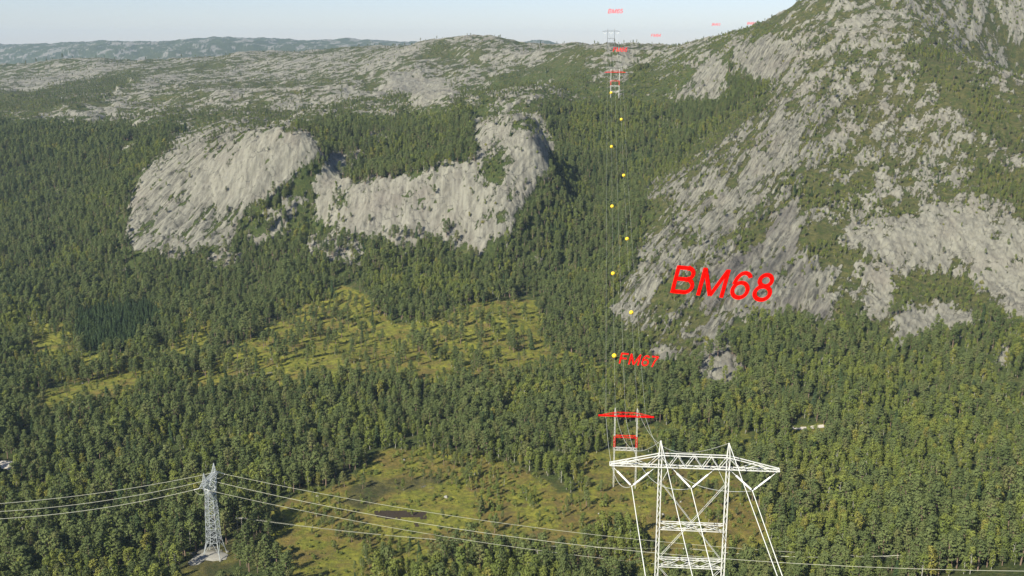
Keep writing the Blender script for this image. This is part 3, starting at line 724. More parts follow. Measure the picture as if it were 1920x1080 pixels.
is_birch = (rr < np.clip(bir + bn * 1.2, 0.02, 0.95)) & (spr < 0.5)
is_spruce = (spr > 0.5) | ((~is_birch) & (RNG.random(n) < 0.05))
hgt = RNG.normal(11.3, 2.7, n) + 4.5 * clump; hgt = np.where(is_birch, hgt * 0.84, hgt)
hgt = np.where(spr > 0.5, RNG.normal(11, 1.0, n), hgt)
hgt = np.where((sml > 0.3) & (sml < 0.6), hgt * 0.62, hgt)
hgt = np.where(sml > 0.6, hgt * RNG.uniform(0.28, 0.62, n), hgt)
hgt = np.where((TY > 1480) & (zb_px > 1200), hgt * 0.62, hgt)
hgt = np.clip(hgt * (1 + 0.10 * np.clip((640 - TY) / 200, 0, 1)), 1.6, 19)
is_shrub = (sml > 0.6) & (hgt < 4.2) & (RNG.random(n) < 0.7)
kindid = np.where(is_shrub, 3, np.where(is_birch, 1, np.where(is_spruce, 2, 0)))
KN = ['pine', 'birch', 'spruce', 'shrub']
rotz = RNG.random(n) * 6.283
wid = RNG.uniform(0.85, 1.25, n)
print('TREES', n, np.bincount(kindid))

# the ones that show largest become things of their own
size_px = hgt * F / np.hypot(TY, TZ)
inframe = (zb_px > 5) & (zb_px < 1915) & (zb_py < 1088) & (zb_py - size_px > 20) & (TY < 1000) & (kindid < 3)
vis = np.where(inframe, size_px * np.where(dens < 0.5, 1.15, 1.0), 0)
order = np.argsort(-vis)
per = [0, 0, 0, 0]; cap = [230, 60, 10, 0]; single = []
for q in order:
    k = kindid[q]
    if vis[q] <= 0: break
    if per[k] < cap[k]: per[k] += 1; single.append(q)
    if len(single) >= 300: break
single = np.array(single); mass = np.ones(n, bool); mass[single] = False

def wood_nodes(coll):
    g = bpy.data.node_groups.new('wood_nodes', 'GeometryNodeTree')
    g.interface.new_socket('Geometry', in_out='INPUT', socket_type='NodeSocketGeometry')
    g.interface.new_socket('Geometry', in_out='OUTPUT', socket_type='NodeSocketGeometry')
    gi = g.nodes.new('NodeGroupInput'); go = g.nodes.new('NodeGroupOutput')
    ci = g.nodes.new('GeometryNodeCollectionInfo'); ci.inputs['Collection'].default_value = coll
    ci.inputs['Separate Children'].default_value = True; ci.inputs['Reset Children'].default_value = True
    ip = g.nodes.new('GeometryNodeInstanceOnPoints'); ip.inputs['Pick Instance'].default_value = True
    def attr(nm, ty):
        x = g.nodes.new('GeometryNodeInputNamedAttribute'); x.data_type = ty; x.inputs['Name'].default_value = nm; return x.outputs['Attribute']
    L = g.links.new
    L(gi.outputs[0], ip.inputs['Points']); L(ci.outputs[0], ip.inputs['Instance'])
    L(attr('pick', 'INT'), ip.inputs['Instance Index'])
    er = g.nodes.new('FunctionNodeEulerToRotation'); L(attr('turn', 'FLOAT_VECTOR'), er.inputs[0])
    L(er.outputs[0], ip.inputs['Rotation'])
    L(attr('size', 'FLOAT_VECTOR'), ip.inputs['Scale']); L(ip.outputs[0], go.inputs[0])
    return g

def scatter(name, coll, X, Y, Z, pick, turn, size, label, cat):
    me = bpy.data.meshes.new(name); me.vertices.add(len(X))
    me.vertices.foreach_set('co', np.stack([X, Y, Z], 1).astype(np.float32).ravel())
    a = me.attributes.new('pick', 'INT', 'POINT'); a.data.foreach_set('value', pick.astype(np.int32))
    a = me.attributes.new('turn', 'FLOAT_VECTOR', 'POINT'); a.data.foreach_set('vector', turn.astype(np.float32).ravel())
    a = me.attributes.new('size', 'FLOAT_VECTOR', 'POINT'); a.data.foreach_set('vector', size.astype(np.float32).ravel())
    o = obj(name, me); md = o.modifiers.new('wood', 'NODES'); md.node_group = wood_nodes(coll)
    return tag(o, label, cat, kind='stuff')

WL = {'pine': ('pine_forest', 'dense grey-green pine forest covering the valley and slopes', 'forest'), 'birch': ('birch_wood', 'lighter yellow-green birch trees mixed through the valley forest', 'forest'),
      'spruce': ('spruce_wood', 'dark narrow spruces, densest in the plantation at left', 'forest'), 'shrub': ('scrub', 'low green scrub on the bog and the rocky slopes', 'scrub')}
for k, kn in enumerate(KN):
    q = np.where(mass & (kindid == k))[0]
    t = np.zeros((len(q), 3)); t[:, 2] = rotz[q]; t[:, :2] = RNG.normal(0, 0.04, (len(q), 2))
    s_ = np.stack([hgt[q] / 10 * wid[q], hgt[q] / 10 * wid[q], hgt[q] / 10], 1)
    scatter(WL[kn][0], proto_coll[kn], TX[q], TY[q], TZ[q] - 0.2, RNG.integers(0, TREE[kn], len(q)), t, s_, WL[kn][1], WL[kn][2])

mx_, my_ = spots(400, 960, 2.7); mz_ = ground_z(mx_, my_); mpx, mpy = project(mx_, my_, mz_)
mpx = mpx + fbm(mx_ / 20, my_ / 20, 4, 13) * 12
md = lookup('meadow', mpx, mpy) * (lookup('peat', mpx, mpy) < 0.5)
cl2 = fbm(mx_ / 14, my_ / 14, 4, 131)
k_ = (md > 0.45) & (RNG.random(len(mx_)) < np.clip(0.16 + 1.1 * cl2, 0.02, 0.75)) & ((np.abs(mpx - 395) > 60) | (mpy < 1015))
mx_, my_, mz_ = mx_[k_], my_[k_], mz_[k_]; n_ = len(mx_)
mt = np.zeros((n_, 3)); mt[:, 2] = RNG.random(n_) * 6.28
ms = (0.07 + 0.20 * RNG.random(n_) ** 2.2)[:, None] * RNG.uniform(0.8, 1.3, (n_, 3))
scatter('low_bushes', proto_coll['shrub'], mx_, my_, mz_, RNG.integers(0, TREE['shrub'], n_), mt, ms, 'low bushes and tussocks dotted over the bog and the sloping clearing', 'bushes')

ORD = ['first', 'second', 'third', 'fourth', 'fifth', 'sixth', 'seventh', 'eighth', 'ninth', 'tenth', 'eleventh', 'twelfth', 'thirteenth', 'fourteenth', 'fifteenth', 'sixteenth', 'seventeenth', 'eighteenth', 'nineteenth', 'twentieth']
LOOK = {0: 'grey-green pine', 1: 'yellow-green birch', 2: 'dark spruce'}
def zone(px, py):
    for lim, nm in ((120, 'at the left edge'), (240, 'under the left wires'), (350, 'left of the lattice tower'), (450, 'by the lattice tower foot'),
                    (560, 'right of the lattice tower'), (700, 'beside the brown bog'), (900, 'below the bog pools'), (1060, 'right of the bog pools'), (1200, 'left of the large mast'),
                    (1380, 'behind the large mast'), (1480, 'right of the large mast'), (1620, 'in the wood beyond the mast'), (1760, 'in the lower right wood'), (1930, 'at the right edge')):
        if px < lim: return nm
zones = {}
for q in single:
    band = 'bottom row' if zb_py[q] > 1040 else ('second row' if zb_py[q] > 990 else 'upper row')
    zones.setdefault((kindid[q], zone(zb_px[q], zb_py[q]), band), []).append(q)
for (k, zn, band), qs in zones.items():
    qs.sort(key=lambda i: zb_px[i])
    for i, q in enumerate(qs):
        kn = KN[k]; v = int(RNG.integers(0, TREE[kn])); h = hgt[q]
        o = empty(kn + '_tree', (TX[q], TY[q], TZ[q] - 0.2), rotz[q])
        s = h / 10; o.scale = (s * wid[q], s * wid[q], s)
        tm, cm = TREE[(kn, v)]
        t_ = bpy.data.objects.new('trunk', tm); COL.objects.link(t_); t_.parent = o
        c_ = bpy.data.objects.new('crown', cm); COL.objects.link(c_); c_.parent = o
        size = 'tall' if h > 12 else ('short' if h < 8 else 'mid-sized')
        o_ = ORD[i] if i < 20 else 'twenty-' + ORD[i - 20]
        lab = f"{size} {LOOK[k]} {zn}, {o_} from left in the {band}" if len(qs) > 1 else f"{size} {LOOK[k]} {zn}, only one in the {band}"
        tag(o, lab, 'tree', group=f"{kn} trees near the camera")

# ------------------------------------------------------------------ boulders
pc = bpy.data.collections.new('boulder_shapes')
for k in range(4):
    rg = np.random.default_rng(k + 5)
    import bmesh
    bm = bmesh.new(); bmesh.ops.create_icosphere(bm, subdivisions=2, radius=1)
    ax = rg.normal(0, 1, (7, 3)); ax /= np.linalg.norm(ax, axis=1, keepdims=True)
    for v in bm.verts:
        for d in ax:
            e = v.co.dot(Vector(d)) - 0.62
            if e > 0: v.co -= Vector(d) * e * 0.85
    mm = bpy.data.meshes.new('boulder_shape'); bm.to_mesh(mm); bm.free(); mm.materials.append(MAT['stone'])
    pc.objects.link(bpy.data.objects.new('boulder_shape', mm))
bx, by = spots(430, 1500, 9.0); bz = ground_z(bx, by); ppx, ppy = project(bx, by, bz)
pr = np.where(lookup('meadow', ppx, ppy) > 0.5, 0.02, 0) + np.where((lookup('rock', ppx, ppy) > 0.35) & (lookup('rock', ppx, ppy) < 0.8), 0.12, 0.006)
kb = RNG.random(len(bx)) < pr; bx, by, bz = bx[kb], by[kb], bz[kb]
t = RNG.random((len(bx), 3)) * 6.28; s_ = (RNG.random(len(bx)) ** 2.5 * 0.9 + 0.3)[:, None] * RNG.uniform(0.7, 1.3, (len(bx), 3))
scatter('boulders', pc, bx, by, bz, RNG.integers(0, 4, len(bx)), t, s_, 'pale boulders scattered over the slopes and meadow', 'boulders')

# ------------------------------------------------------------------ portal masts of the big line
LINE = R(5.4)          # the line runs this much to the right of the view direction
def frame_of(yaw):     # across the line, along the line
    return Vector((math.cos(yaw), -math.sin(yaw), 0)), Vector((math.sin(yaw), math.cos(yaw), 0))

def portal(arm_centre, base_l, base_r, label, red=False, thick=1.0, yaw=LINE, strings=True):
    """two-legged portal mast; arm_centre = middle of the lower chord of the crossarm"""
    ac_ = Vector(arm_centre); ex, ey = frame_of(yaw)
    foot = min(base_l, base_r)
    root = empty('portal_mast', (ac_.x, ac_.y, foot), -yaw)
    up = ac_.z - foot                       # height of the lower chord above the foot
    W = MAT['darksteel'] if ac_.y > 1600 else MAT['white']; Rm = MAT['red'] if red else W
    cr, br = 0.095 * thick, 0.05 * thick
    LX, TIP, hw = 6.0, 15.0, 0.62
    for sx, bz_ in ((-1, base_l), (1, base_r)):
        lg = MB(); zb = bz_ - foot - 1.0; zt = up + 4.8; wq = 0.27
        zs = [zb + (zt - 2.6 - zb) * i / 26 for i in range(27)]
        for dx, dy in ((-1, -1), (1, -1), (1, 1), (-1, 1)):
            lg.bar((sx * LX + dx * 0.1, dy * 0.1, zb), (sx * LX + dx * wq, dy * wq, zb + 3), cr)
            lg.bar((sx * LX + dx * wq, dy * wq, zb + 3), (sx * LX + dx * wq, dy * wq, zt - 2.6), cr)
            lg.bar((sx * LX + dx * wq, dy * wq, zt - 2.6), (sx * LX + dx * 0.06, dy * 0.06, zt), cr)
        cs = [(-1, -1), (1, -1), (1, 1), (-1, 1)]
        for i in range(2, 26):
            for q in range(4):
                a_, b_ = cs[q], cs[(q + 1) % 4]
                if i % 2: a_, b_ = b_, a_
                lg.bar((sx * LX + a_[0] * wq, a_[1] * wq, zs[i]), (sx * LX + b_[0] * wq, b_[1] * wq, zs[i + 1]), br)
        leg = lg.build('leg', W, root)
        if red:
            sec = MB()
            for dx, dy in cs: sec.bar((sx * LX + dx * (wq + 0.06), dy * (wq + 0.06), up - 17.8), (sx * LX + dx * (wq + 0.06), dy * (wq + 0.06), up - 11.5), cr * 1.7)
            sec.build('painted_section', Rm, leg)
    arm = MB()
    rise = 2.1
    topz = lambda x: up + 0.15 + rise * min(1.0, (TIP - abs(x)) / (TIP - LX))
    for sy in (-1, 1):
        arm.bar((-TIP, sy * hw, up), (TIP, sy * hw, up), cr)
        arm.bar((-TIP, sy * hw * 0.9, topz(-TIP)), (-LX, sy * hw * 0.9, topz(-LX)), cr)
        arm.bar((-LX, sy * hw * 0.9, topz(0)), (LX, sy * hw * 0.9, topz(0)), cr)
        arm.bar((LX, sy * hw * 0.9, topz(LX)), (TIP, sy * hw * 0.9, topz(TIP)), cr)
        xs = [-13.2, -11.0, -8.2, -6.0, -4.4, -2.95, -1.5, 0, 1.5, 2.95, 4.4, 6.0, 8.2, 11.0, 13.2]
        for i in range(len(xs) - 1):
            za, zb2 = (up, topz(xs[i + 1])) if i % 2 == 0 else (topz(xs[i]), up)
            arm.bar((xs[i], sy * hw, za), (xs[i + 1], sy * hw, zb2), br * 1.25)
    n_ = 20
    for i in range(n_ + 1):
        x = -TIP + 2 * TIP * i / n_
        arm.bar((x, -hw, up), (x, hw, up), br)
        if i < n_: arm.bar((x, -hw if i % 2 else hw, up), (x + 2 * TIP / n_, hw if i % 2 else -hw, up), br)
    arm.bar((-TIP, -hw, up), (-TIP, hw, up + 0.2), cr); arm.bar((TIP, -hw, up), (TIP, hw, up + 0.2), cr)
    if red:
        for sy in (-1, 1): arm.bar((-TIP, sy * hw, up + .25), (TIP, sy * hw, up + .25), cr * 2.2)
    arm.build('crossarm', Rm, root)
    x0 = LX - 0.38
    for gi_, (drop, hh) in enumerate(((10.9, 1.3), (18.0, 1.6), (26.0, 1.6))):
        if up - drop < 3: continue
        gd = MB(); z1, z2 = up - drop, up - drop - hh
        for sy in (-0.38, 0.38):
            gd.bar((-x0, sy, z1), (x0, sy, z1), br * 1.5); gd.bar((-x0, sy, z2), (x0, sy, z2), br * 1.5)
            for i in range(3):
                a0, a1 = -x0 + 2 * x0 * i / 3, -x0 + 2 * x0 * (i + 1) / 3
                gd.bar((a0, sy, z1), (a1, sy, z2), br); gd.bar((a0, sy, z2), (a1, sy, z1), br)
        gd.build('girder', Rm if gi_ == 0 else W, root)
    for (zt, zb2) in () if not strings else ((up - 3.3, up - 17.9), (up - 19.8, up - 33)):
        if zb2 < 0: zb2 = 1.0
        if zt < 3: continue
        for s in (-1, 1):
            dg = MB()
            for sy in (-0.36, 0.36): dg.bar((s * x0, sy, zt), (-s * x0, sy, zb2), 0.04 * thick)
            dg.build('diagonal_brace', W, root)
    for s in (-1, 1) if strings else (): MB().bar((s * x0, 0, up - 3.0), (s * 4.2, 0, up), br).build('knee_brace', W, root)
    for a0, a1, ap in () if not strings else ((-14.8, -6.6, -10.95), (-4.1, 3.8, -0.3), (6.2, 14.9, 10.55)):
        for q, xx in enumerate((a0, a1)):
            A, B = Vector((xx, 0, up - 0.1)), Vector((ap, 0, up - 4.1))
            st = MB(); st.bar(A, B, 0.05 * thick)
            p0 = A.lerp(B, 0.30); prof = [(0, 0.05)]
            nd = 16
            for k in range(nd): prof += [((k + .15) / nd, 0.12 * thick), ((k + .5) / nd, 0.21 * thick), ((k + .85) / nd, 0.12 * thick)]
            prof += [(1, 0.05)]
            st.lathe(p0, A.lerp(B, 0.94), prof, 8)
            st.build('insulator_string', MAT['glass'], root)
    tag(root, label, 'power mast', group='portal masts of the tall power line')
    M3 = Matrix.Translation((ac_.x, ac_.y, ac_.z)) @ Matrix.Rotation(-yaw, 4, 'Z')
    att = {'w': [M3 @ Vector((-6, 0, 4.8)), M3 @ Vector((6, 0, 4.8))], 'c': [M3 @ Vector((x, 0, -4.15 if strings else -0.2)) for x in (-10.95, -0.3, 10.55)], 'ctr': ac_}
    return att

# arm centres: lower chord in the picture
A68 = at(1301, 876, Y=171.5)
A67 = at(1174, 781, Y=527.0)
A66 = at(1153.5, 136, Y=1500.0)
A65 = at(1146, 59, Y=1800.0)
A64 = at(1230, 91, Y=2150.0)
A63 = at(1337, 70, Y=2900.0)
def gz(c_, s, yaw=LINE):
    ex, _ = frame_of(yaw); p_ = Vector(c_) + ex * 6 * s; return float(ground_z(p_.x, p_.y))
masts = {}
for nm, A, lab, red, th, yaw in (('a', A68, 'large white portal mast with V-shaped insulators, nearest, bottom right', False, 1.0, LINE), ('b', A67, 'white mast with red crossarm and red upper girder beside the large mast', True, 1.15, LINE),
                            ('c', A66, 'small far mast with faint red crossarm at the head of the wooded gully', True, 1.7, LINE), ('d', A65, 'grey portal mast standing against the sky on the hill crest', False, 2.0, LINE),
                            ('e', A64, 'tiny pale mast half hidden right of the crest mast', False, 1.3, R(10)), ('f', A63, 'distant mast whose top just clears the wooded ridge', False, 1.5, R(20))):
    masts[nm] = portal(A, gz(A, -1, yaw), gz(A, 1, yaw), lab, red, th, yaw, not red)

def cable(p, q, sag, r, mat, label, group, nseg=40, name='power_cable'):
    p, q = Vector(p), Vector(q); pts = []
    for i in range(nseg + 1):
        t = i / nseg; v = p.lerp(q, t); v.z -= 4 * sag * t * (1 - t); pts.append(v)
    org = pts[0].copy(); o = MB().line([v - org for v in pts], r).build(name, mat, None, True); o.location = org
    return tag(o, label, 'cable', group), pts

side3 = ['left', 'middle', 'right']; side2 = ['left', 'right']
def span(a, b, sag, r, where, group, rw=None):
    for i in range(3): cable(a['c'][i], b['c'][i], sag, r, MAT['pwire'], f'{side3[i]} of three pale conductors {where}', group)
    out = []
    for i in range(2): out.append(cable(a['w'][i], b['w'][i], sag * 0.85, rw or r * 0.8, MAT['pwire'], f'{side2[i]} of two thin earth wires {where}', group)[1])
    return out
span(masts['a'], masts['b'], 12, 0.06, 'from the large white mast to the red-armed mast', 'cables near the large mast')
earth = span(masts['b'], masts['c'], 20, 0.028, 'up the wooded gully from the red-armed mast', 'cables up the gully')
span(masts['c'], masts['d'], 6, 0.05, 'between the gully mast and the crest mast', 'cables on the crest')
# the next span comes towards and past the camera
exn, eyn = frame_of(R(1.5))
for i, pnt in enumerate(masts['a']['c']):
    cable(pnt, pnt - eyn * 420 + Vector((0, 0, -5)), 15, 0.075, MAT['pwire'], f'{side3[i]} of three thick white conductors running down past the camera from the large mast', 'cables in front of the large mast', 60)
for i, pnt in enumerate(masts['a']['w']):
    cable(pnt, pnt - eyn * 420 + Vector((0, 0, -5)), 12, 0.065, MAT['pwire'], f'{side2[i]} of two white earth wires running down past the camera from the large mast', 'cables in front of the large mast', 60)

# marker balls on the two earth wires: (wire, picture row, diameter)
def marker_ball(p_, rad, label):
    root = empty('marker_ball', p_)
    import bmesh
    bm = bmesh.new(); bmesh.ops.create_uvsphere(bm, u_segments=24, v_segments=16, radius=rad)
    mm = bpy.data.meshes.new('ball'); bm.to_mesh(mm); bm.free()
    obj('shell', mm, MAT['yellow'], root, True)
    MB().lathe((0, 0, -0.06), (0, 0, 0.06), [(0, rad * 0.99), (0, rad * 1.03), (1, rad * 1.03), (1, rad * 0.99)], 24).build('flange', MAT['yellow'], root)
    cl = MB(); d = Vector((0, 1, 0))
    cl.bar(-d * (rad + 0.5), -d * (rad - 0.1), 0.14, 6); cl.bar(d * (rad - 0.1), d * (rad + 0.5), 0.14, 6); cl.build('clamp', MAT['wire'], root)
    tag(root, label, 'marker ball', 'yellow marker balls on the earth wires')
    return root
names = ['lowest', 'second lowest', 'middle', 'second highest', 'highest']
for wi, rows in ((0, (667, 513, 387, 275, 174)), (1, (586, 448, 329, 224))):
    pts = earth[wi]; pr_ = [project(v.x, v.y, v.z) for v in pts]
    for bi, row in enumerate(rows):
        for a_, b_, pa, pb in zip(pts[:-1], pts[1:], pr_[:-1], pr_[1:]):
            if (pa[1] - row) * (pb[1] - row) <= 0:
                v = a_.lerp(b_, (row - pa[1]) / (pb[1] - pa[1] + 1e-9)); break
        else:
            v = pts[-2]
        nm_ = names[bi] if wi == 0 else ['lowest', 'second lowest', 'second highest', 'highest'][bi]
        marker_ball(v, 1.15 + 0.0005 * v.y, f'{nm_} yellow marker ball on the {side2[wi]} earth wire')

# ------------------------------------------------------------------ red identification letters standing over the masts
def arc(cx, cy, rx, ry, a0, a1, n=14): return [(cx + rx * math.cos(R(a0 + (a1 - a0) * t / n)), cy + ry * math.sin(R(a0 + (a1 - a0) * t / n))) for t in range(n + 1)]
LW = 0.065       # half stroke, in cap heights
GLYPH = {
    'B': (0.93, [[(.16, 0), (.16, 1)], [(.16, .94), (.52, .94)] + arc(.52, .735, .22, .205, 90, -90) + [(.16, .53)], [(.16, .53), (.56, .53)] + arc(.56, .295, .25, .235, 90, -90) + [(.16, .06)]]),
    'M': (1.16, [[(.17, 0), (.17, 1)], [(.99, 0), (.99, 1)], [(.19, .97), (.58, .03)], [(.58, .03), (.97, .97)]]),
    'F': (0.85, [[(.17, 0), (.17, 1)], [(.17, .94), (.78, .94)], [(.17, .50), (.70, .50)]]),
    '6': (0.777, [arc(.395, .32, .255, .27, 0, 360, 24), arc(.43, .45, .29, .49, 172, 95) + arc(.42, .74, .22, .20, 88, 15, 8)]),
    '8': (0.777, [arc(.39, .74, .20, .20, 0, 360, 22), arc(.39, .29, .255, .24, 0, 360, 24)]),
    '7': (0.777, [[(.08, .94), (.66, .94)], [(.64, .95), (.42, .55), (.30, 0)]]),
    '5': (0.777, [[(.64, .94), (.20, .94), (.13, .50)], arc(.36, .32, .27, .26, 140, -150)]),
    '4': (0.777, [[(.52, 0), (.52, 1)], [(.50, .97), (.08, .29)], [(.04, .26), (.70, .26)]]),
    '3': (0.777, [arc(.36, .74, .22, .20, 155, -90), arc(.37, .29, .26, .235, 90, -160)]),
    '2': (0.777, [arc(.37, .70, .24, .24, 165, -35) + [(.10, .06)], [(.08, .06), (.68, .06)]])}

def sign(text, px, py, Y, cap_px, yaw, label, wide=1.0):
    """px,py: lower left corner of the first letter"""
    p_ = Vector(at(px, py, Y)); cap = cap_px * p_.length / F
    V, Fc, x0 = [], [], 0.0; layer = 0
    for ch in text:
        adv, strokes = GLYPH[ch]
        for st in strokes:
            layer += 1; hd = 0.05 + 0.004 * (layer % 7); n_ = len(st); base_ = len(V)
            for i, (x, y) in enumerate(st):
                ax, ay = st[max(i - 1, 0)]; bx_, by_ = st[min(i + 1, n_ - 1)]
                if st[0] == st[-1] or (abs(st[0][0] - st[-1][0]) < 1e-6 and abs(st[0][1] - st[-1][1]) < 1e-6):
                    if i == 0: ax, ay = st[-2]
                    if i == n_ - 1: bx_, by_ = st[1]
                dx, dy = bx_ - ax, by_ - ay; l_ = math.hypot(dx, dy); nx, ny = -dy / l_, dx / l_
                if 0 < i < n_ - 1:
                    e1 = Vector((x - ax, y - ay)); e1.normalize(); k_ = min(1.6, 1 / max(0.3, abs(nx * -e1.y + ny * e1.x)))
                else: k_ = 1
                for s_ in (1, -1):
                    for d_ in (-hd, hd):
                        X_, Y_ = x + nx * LW * k_ * s_, y + ny * LW * k_ * s_
                        V.append(((x0 + X_ + 0.22 * Y_) * cap * wide, d_ * cap * 0.6, Y_ * cap))
            for i in range(n_ - 1):
                a_ = base_ + 4 * i; b_ = a_ + 4
                Fc += [(a_, a_ + 2, b_ + 2, b_), (a_ + 1, b_ + 1, b_ + 3, a_ + 3), (a_, b_, b_ + 1, a_ + 1), (a_ + 2, a_ + 3, b_ + 3, b_ + 2)]
            e_ = base_ + 4 * (n_ - 1); Fc += [(base_, base_ + 1, base_ + 3, base_ + 2), (e_, e_ + 2, e_ + 3, e_ + 1)]
        x0 += adv
    mm = bpy.data.meshes.new('letters'); mm.from_pydata(V, [], Fc); mm.update()
    o = obj('mast_sign', mm, MAT['red']); o.location = p_; o.rotation_euler = (0, 0, -yaw)
    return tag(o, label, 'sign', 'red mast numbers')
sign('BM68', 1252, 548, 183, 52, R(24), 'huge red floating number BM68 above the large white mast')
sign('FM67', 1158, 681, 545, 21, R(20), 'red number FM67 above the red-armed mast')
sign('FM66', 1148, 97, 1490, 7.5, R(12), 'small red number FM66 above the gully mast')
sign('BM65', 1139, 25, 1790, 7.5, R(8), 'small red number BM65 in the sky over the crest mast')
sign('FM64', 1220, 69, 2140, 5, R(8), 'tiny red number FM64 in the sky above the hill gap')
sign('BM63', 1334, 48, 2900, 4.2, R(8), 'tiny red number BM63 in the sky over the wooded ridge')
sign('BM62', 1400, 46, 3300, 4.2, R(8), 'tiny red number BM62 close above the wooded ridge')

# ------------------------------------------------------------------ lattice tower of the older line
tb = hit(403, 1042)
def lattice_tower(base, yaw, label):
    root = empty('lattice_tower', base, yaw); root.scale = (0.95, 0.95, 0.915); G = MAT['steel']
    # local x = across the line (crossarm), local y = along the line
    levels = [(8.5, 2.9), (12.0, 2.75), (16, 2.6), (20, 2.5), (24, 2.45), (28, 2.25), (31.5, 2.1), (34.5, 2.0)]
    bz_ = 4.7
    cs = [(-1, -1), (1, -1), (1, 1), (-1, 1)]
    for dx, dy in cs:
        lg = MB(); lg.bar((dx * bz_, dy * bz_, -1.5), (dx * 2.9, dy * 2.9, 8.5), 0.24)
        # fan bracing inside each foot
        lg.bar((dx * 4.05, dy * 4.05, 2.3), (dx * 2.9, dy * 0.2, 8.5), 0.11); lg.bar((dx * 4.05, dy * 4.05, 2.3), (dx * 0.2, dy * 2.9, 8.5), 0.11)
        l_ = lg.build('leg', G, root)
        MB().bar((dx * 4.65, dy * 4.65, -1.2), (dx * 4.65, dy * 4.65, 0.25), 0.7, 8).build('footing', MAT['stone'], l_)
    body = MB()
    for (z0, h0), (z1, h1) in zip(levels[:-1], levels[1:]):
        for q in range(4):
            a_, b_ = cs[q], cs[(q + 1) % 4]
            body.bar((a_[0] * h0, a_[1] * h0, z0), (a_[0] * h1, a_[1] * h1, z1), 0.16)
            body.bar((a_[0] * h0, a_[1] * h0, z0), (b_[0] * h1, b_[1] * h1, z1), 0.085); body.bar((b_[0] * h0, b_[1] * h0, z0), (a_[0] * h1, a_[1] * h1, z1), 0.085)
            body.bar((a_[0] * h0, a_[1] * h0, z0), (b_[0] * h0, b_[1] * h0, z0), 0.11)
            zm, hm = (z0 + z1) / 2, (h0 + h1) / 2
            body.bar((a_[0] * hm, a_[1] * hm, zm), ((a_[0] + b_[0]) / 2 * h0, (a_[1] + b_[1]) / 2 * h0, z0), 0.05)
            body.bar((b_[0] * hm, b_[1] * hm, zm), ((a_[0] + b_[0]) / 2 * h0, (a_[1] + b_[1]) / 2 * h0, z0), 0.05)
    body.build('body', G, root)
    for s in (-1, 1):                                   # the two arms of the fork
        fk = MB(); z0, z1 = 34.5, 42.5; y0, y1 = 2.0, 1.0
        p = [[(s * 2.0, -y0, z0), (s * 6.6, -y1, z1)], [(s * 2.0, y0, z0), (s * 6.6, y1, z1)], [(s * 0.3, -y0, z0 + .2), (s * 4.9, -y1, z1)], [(s * 0.3, y0, z0 + .2), (s * 4.9, y1, z1)]]
        P = [[Vector(a_).lerp(Vector(b_), t / 4) for t in range(5)] for a_, b_ in p]
        for row in P: fk.bar(row[0], row[-1], 0.17)
        for t in range(4):
            for i, j in ((0, 1), (2, 3), (0, 2), (1, 3)):
                fk.bar(P[i][t], P[j][t + 1], 0.1); fk.bar(P[j][t], P[i][t + 1], 0.1); fk.bar(P[i][t], P[j][t], 0.09)
        fk.build('fork_arm', G, root)
        pk = MB()                                        # earth wire peak
        for dx, dy in ((-0.9, -0.9), (0.9, -0.9), (0.9, 0.9), (-0.9, 0.9)): pk.bar((s * 5.8 + dx, dy, 44.2), (s * 6.4, 0, 49.2), 0.14)
        for t in (0.25, 0.5, 0.75):
            w_ = 0.9 * (1 - t); zz = 44.2 + 5 * t; cx_ = s * (5.8 + .6 * t)
            ring = [(cx_ - w_, -w_, zz), (cx_ + w_, -w_, zz), (cx_ + w_, w_, zz), (cx_ - w_, w_, zz)]
            for q in range(4): pk.bar(ring[q], ring[(q + 1) % 4], 0.08)
        pk.build('peak', G, root)
    ca = MB()
    L, hw = 10.4, 1.0
    topz = lambda x: 44.2 if abs(x) <= 6.7 else 44.2 - 1.5 * (abs(x) - 6.7) / (L - 6.7)
    xs = np.linspace(-L, L, 15)
    for x0, x1 in zip(xs[:-1], xs[1:]):
        for sy in (-1, 1):
            ca.bar((x0, sy * hw, 42.5), (x1, sy * hw, 42.5), 0.14); ca.bar((x0, sy * hw, topz(x0)), (x1, sy * hw, topz(x1)), 0.14)
            ca.bar((x0, sy * hw, 42.5), (x1, sy * hw, topz(x1)), 0.09); ca.bar((x0, sy * hw, topz(x0)), (x1, sy * hw, 42.5), 0.09)
        ca.bar((x0, -hw, 42.5), (x1, hw, 42.5), 0.08); ca.bar((x0, -hw, topz(x0)), (x0, hw, topz(x0)), 0.08)
    ca.build('crossarm', G, root)
    MT = Matrix.Translation(base) @ Matrix.Rotation(yaw, 4, 'Z') @ Matrix.Diagonal((0.95, 0.95, 0.915, 1)); pts = []
    for x in (-10.0, 0, 10.0):
        for sy in (-1, 1):
            a_, b_ = Vector((x, sy * hw, 42.4)), Vector((x, sy * (hw + 3.0), 41.5))
            st = MB(); prof = [(0, .05)]
            for k in range(12): prof += [((k + .2) / 12, .1), ((k + .5) / 12, .2), ((k + .8) / 12, .1)]
            st.lathe(a_, b_, prof + [(1, .05)], 6); st.build('insulator_string', MAT['glass'], root)
        jl = MB(); jp = [Vector((x, -(hw + 3.0) + 2 * (hw + 3.0) * t / 12, 41.5 - 2.6 * 4 * (t / 12) * (1 - t / 12))) for t in range(13)]
        jl.line(jp, 0.09).build('jumper_loop', MAT['wire'], root)
        pts.append((MT @ Vector((x, -(hw + 3.0), 41.5)), MT @ Vector((x, hw + 3.0, 41.5))))
    tag(root, label, 'lattice tower')
    return pts
TYAW = R(84)
tp = lattice_tower(tb, TYAW, 'grey steel lattice tower with forked head on a pale rock ledge, bottom left')
print('TOWER', tb, [(tuple(project(a_.x, a_.y, a_.z)), tuple(project(b_.x, b_.y, b_.z))) for a_, b_ in tp])

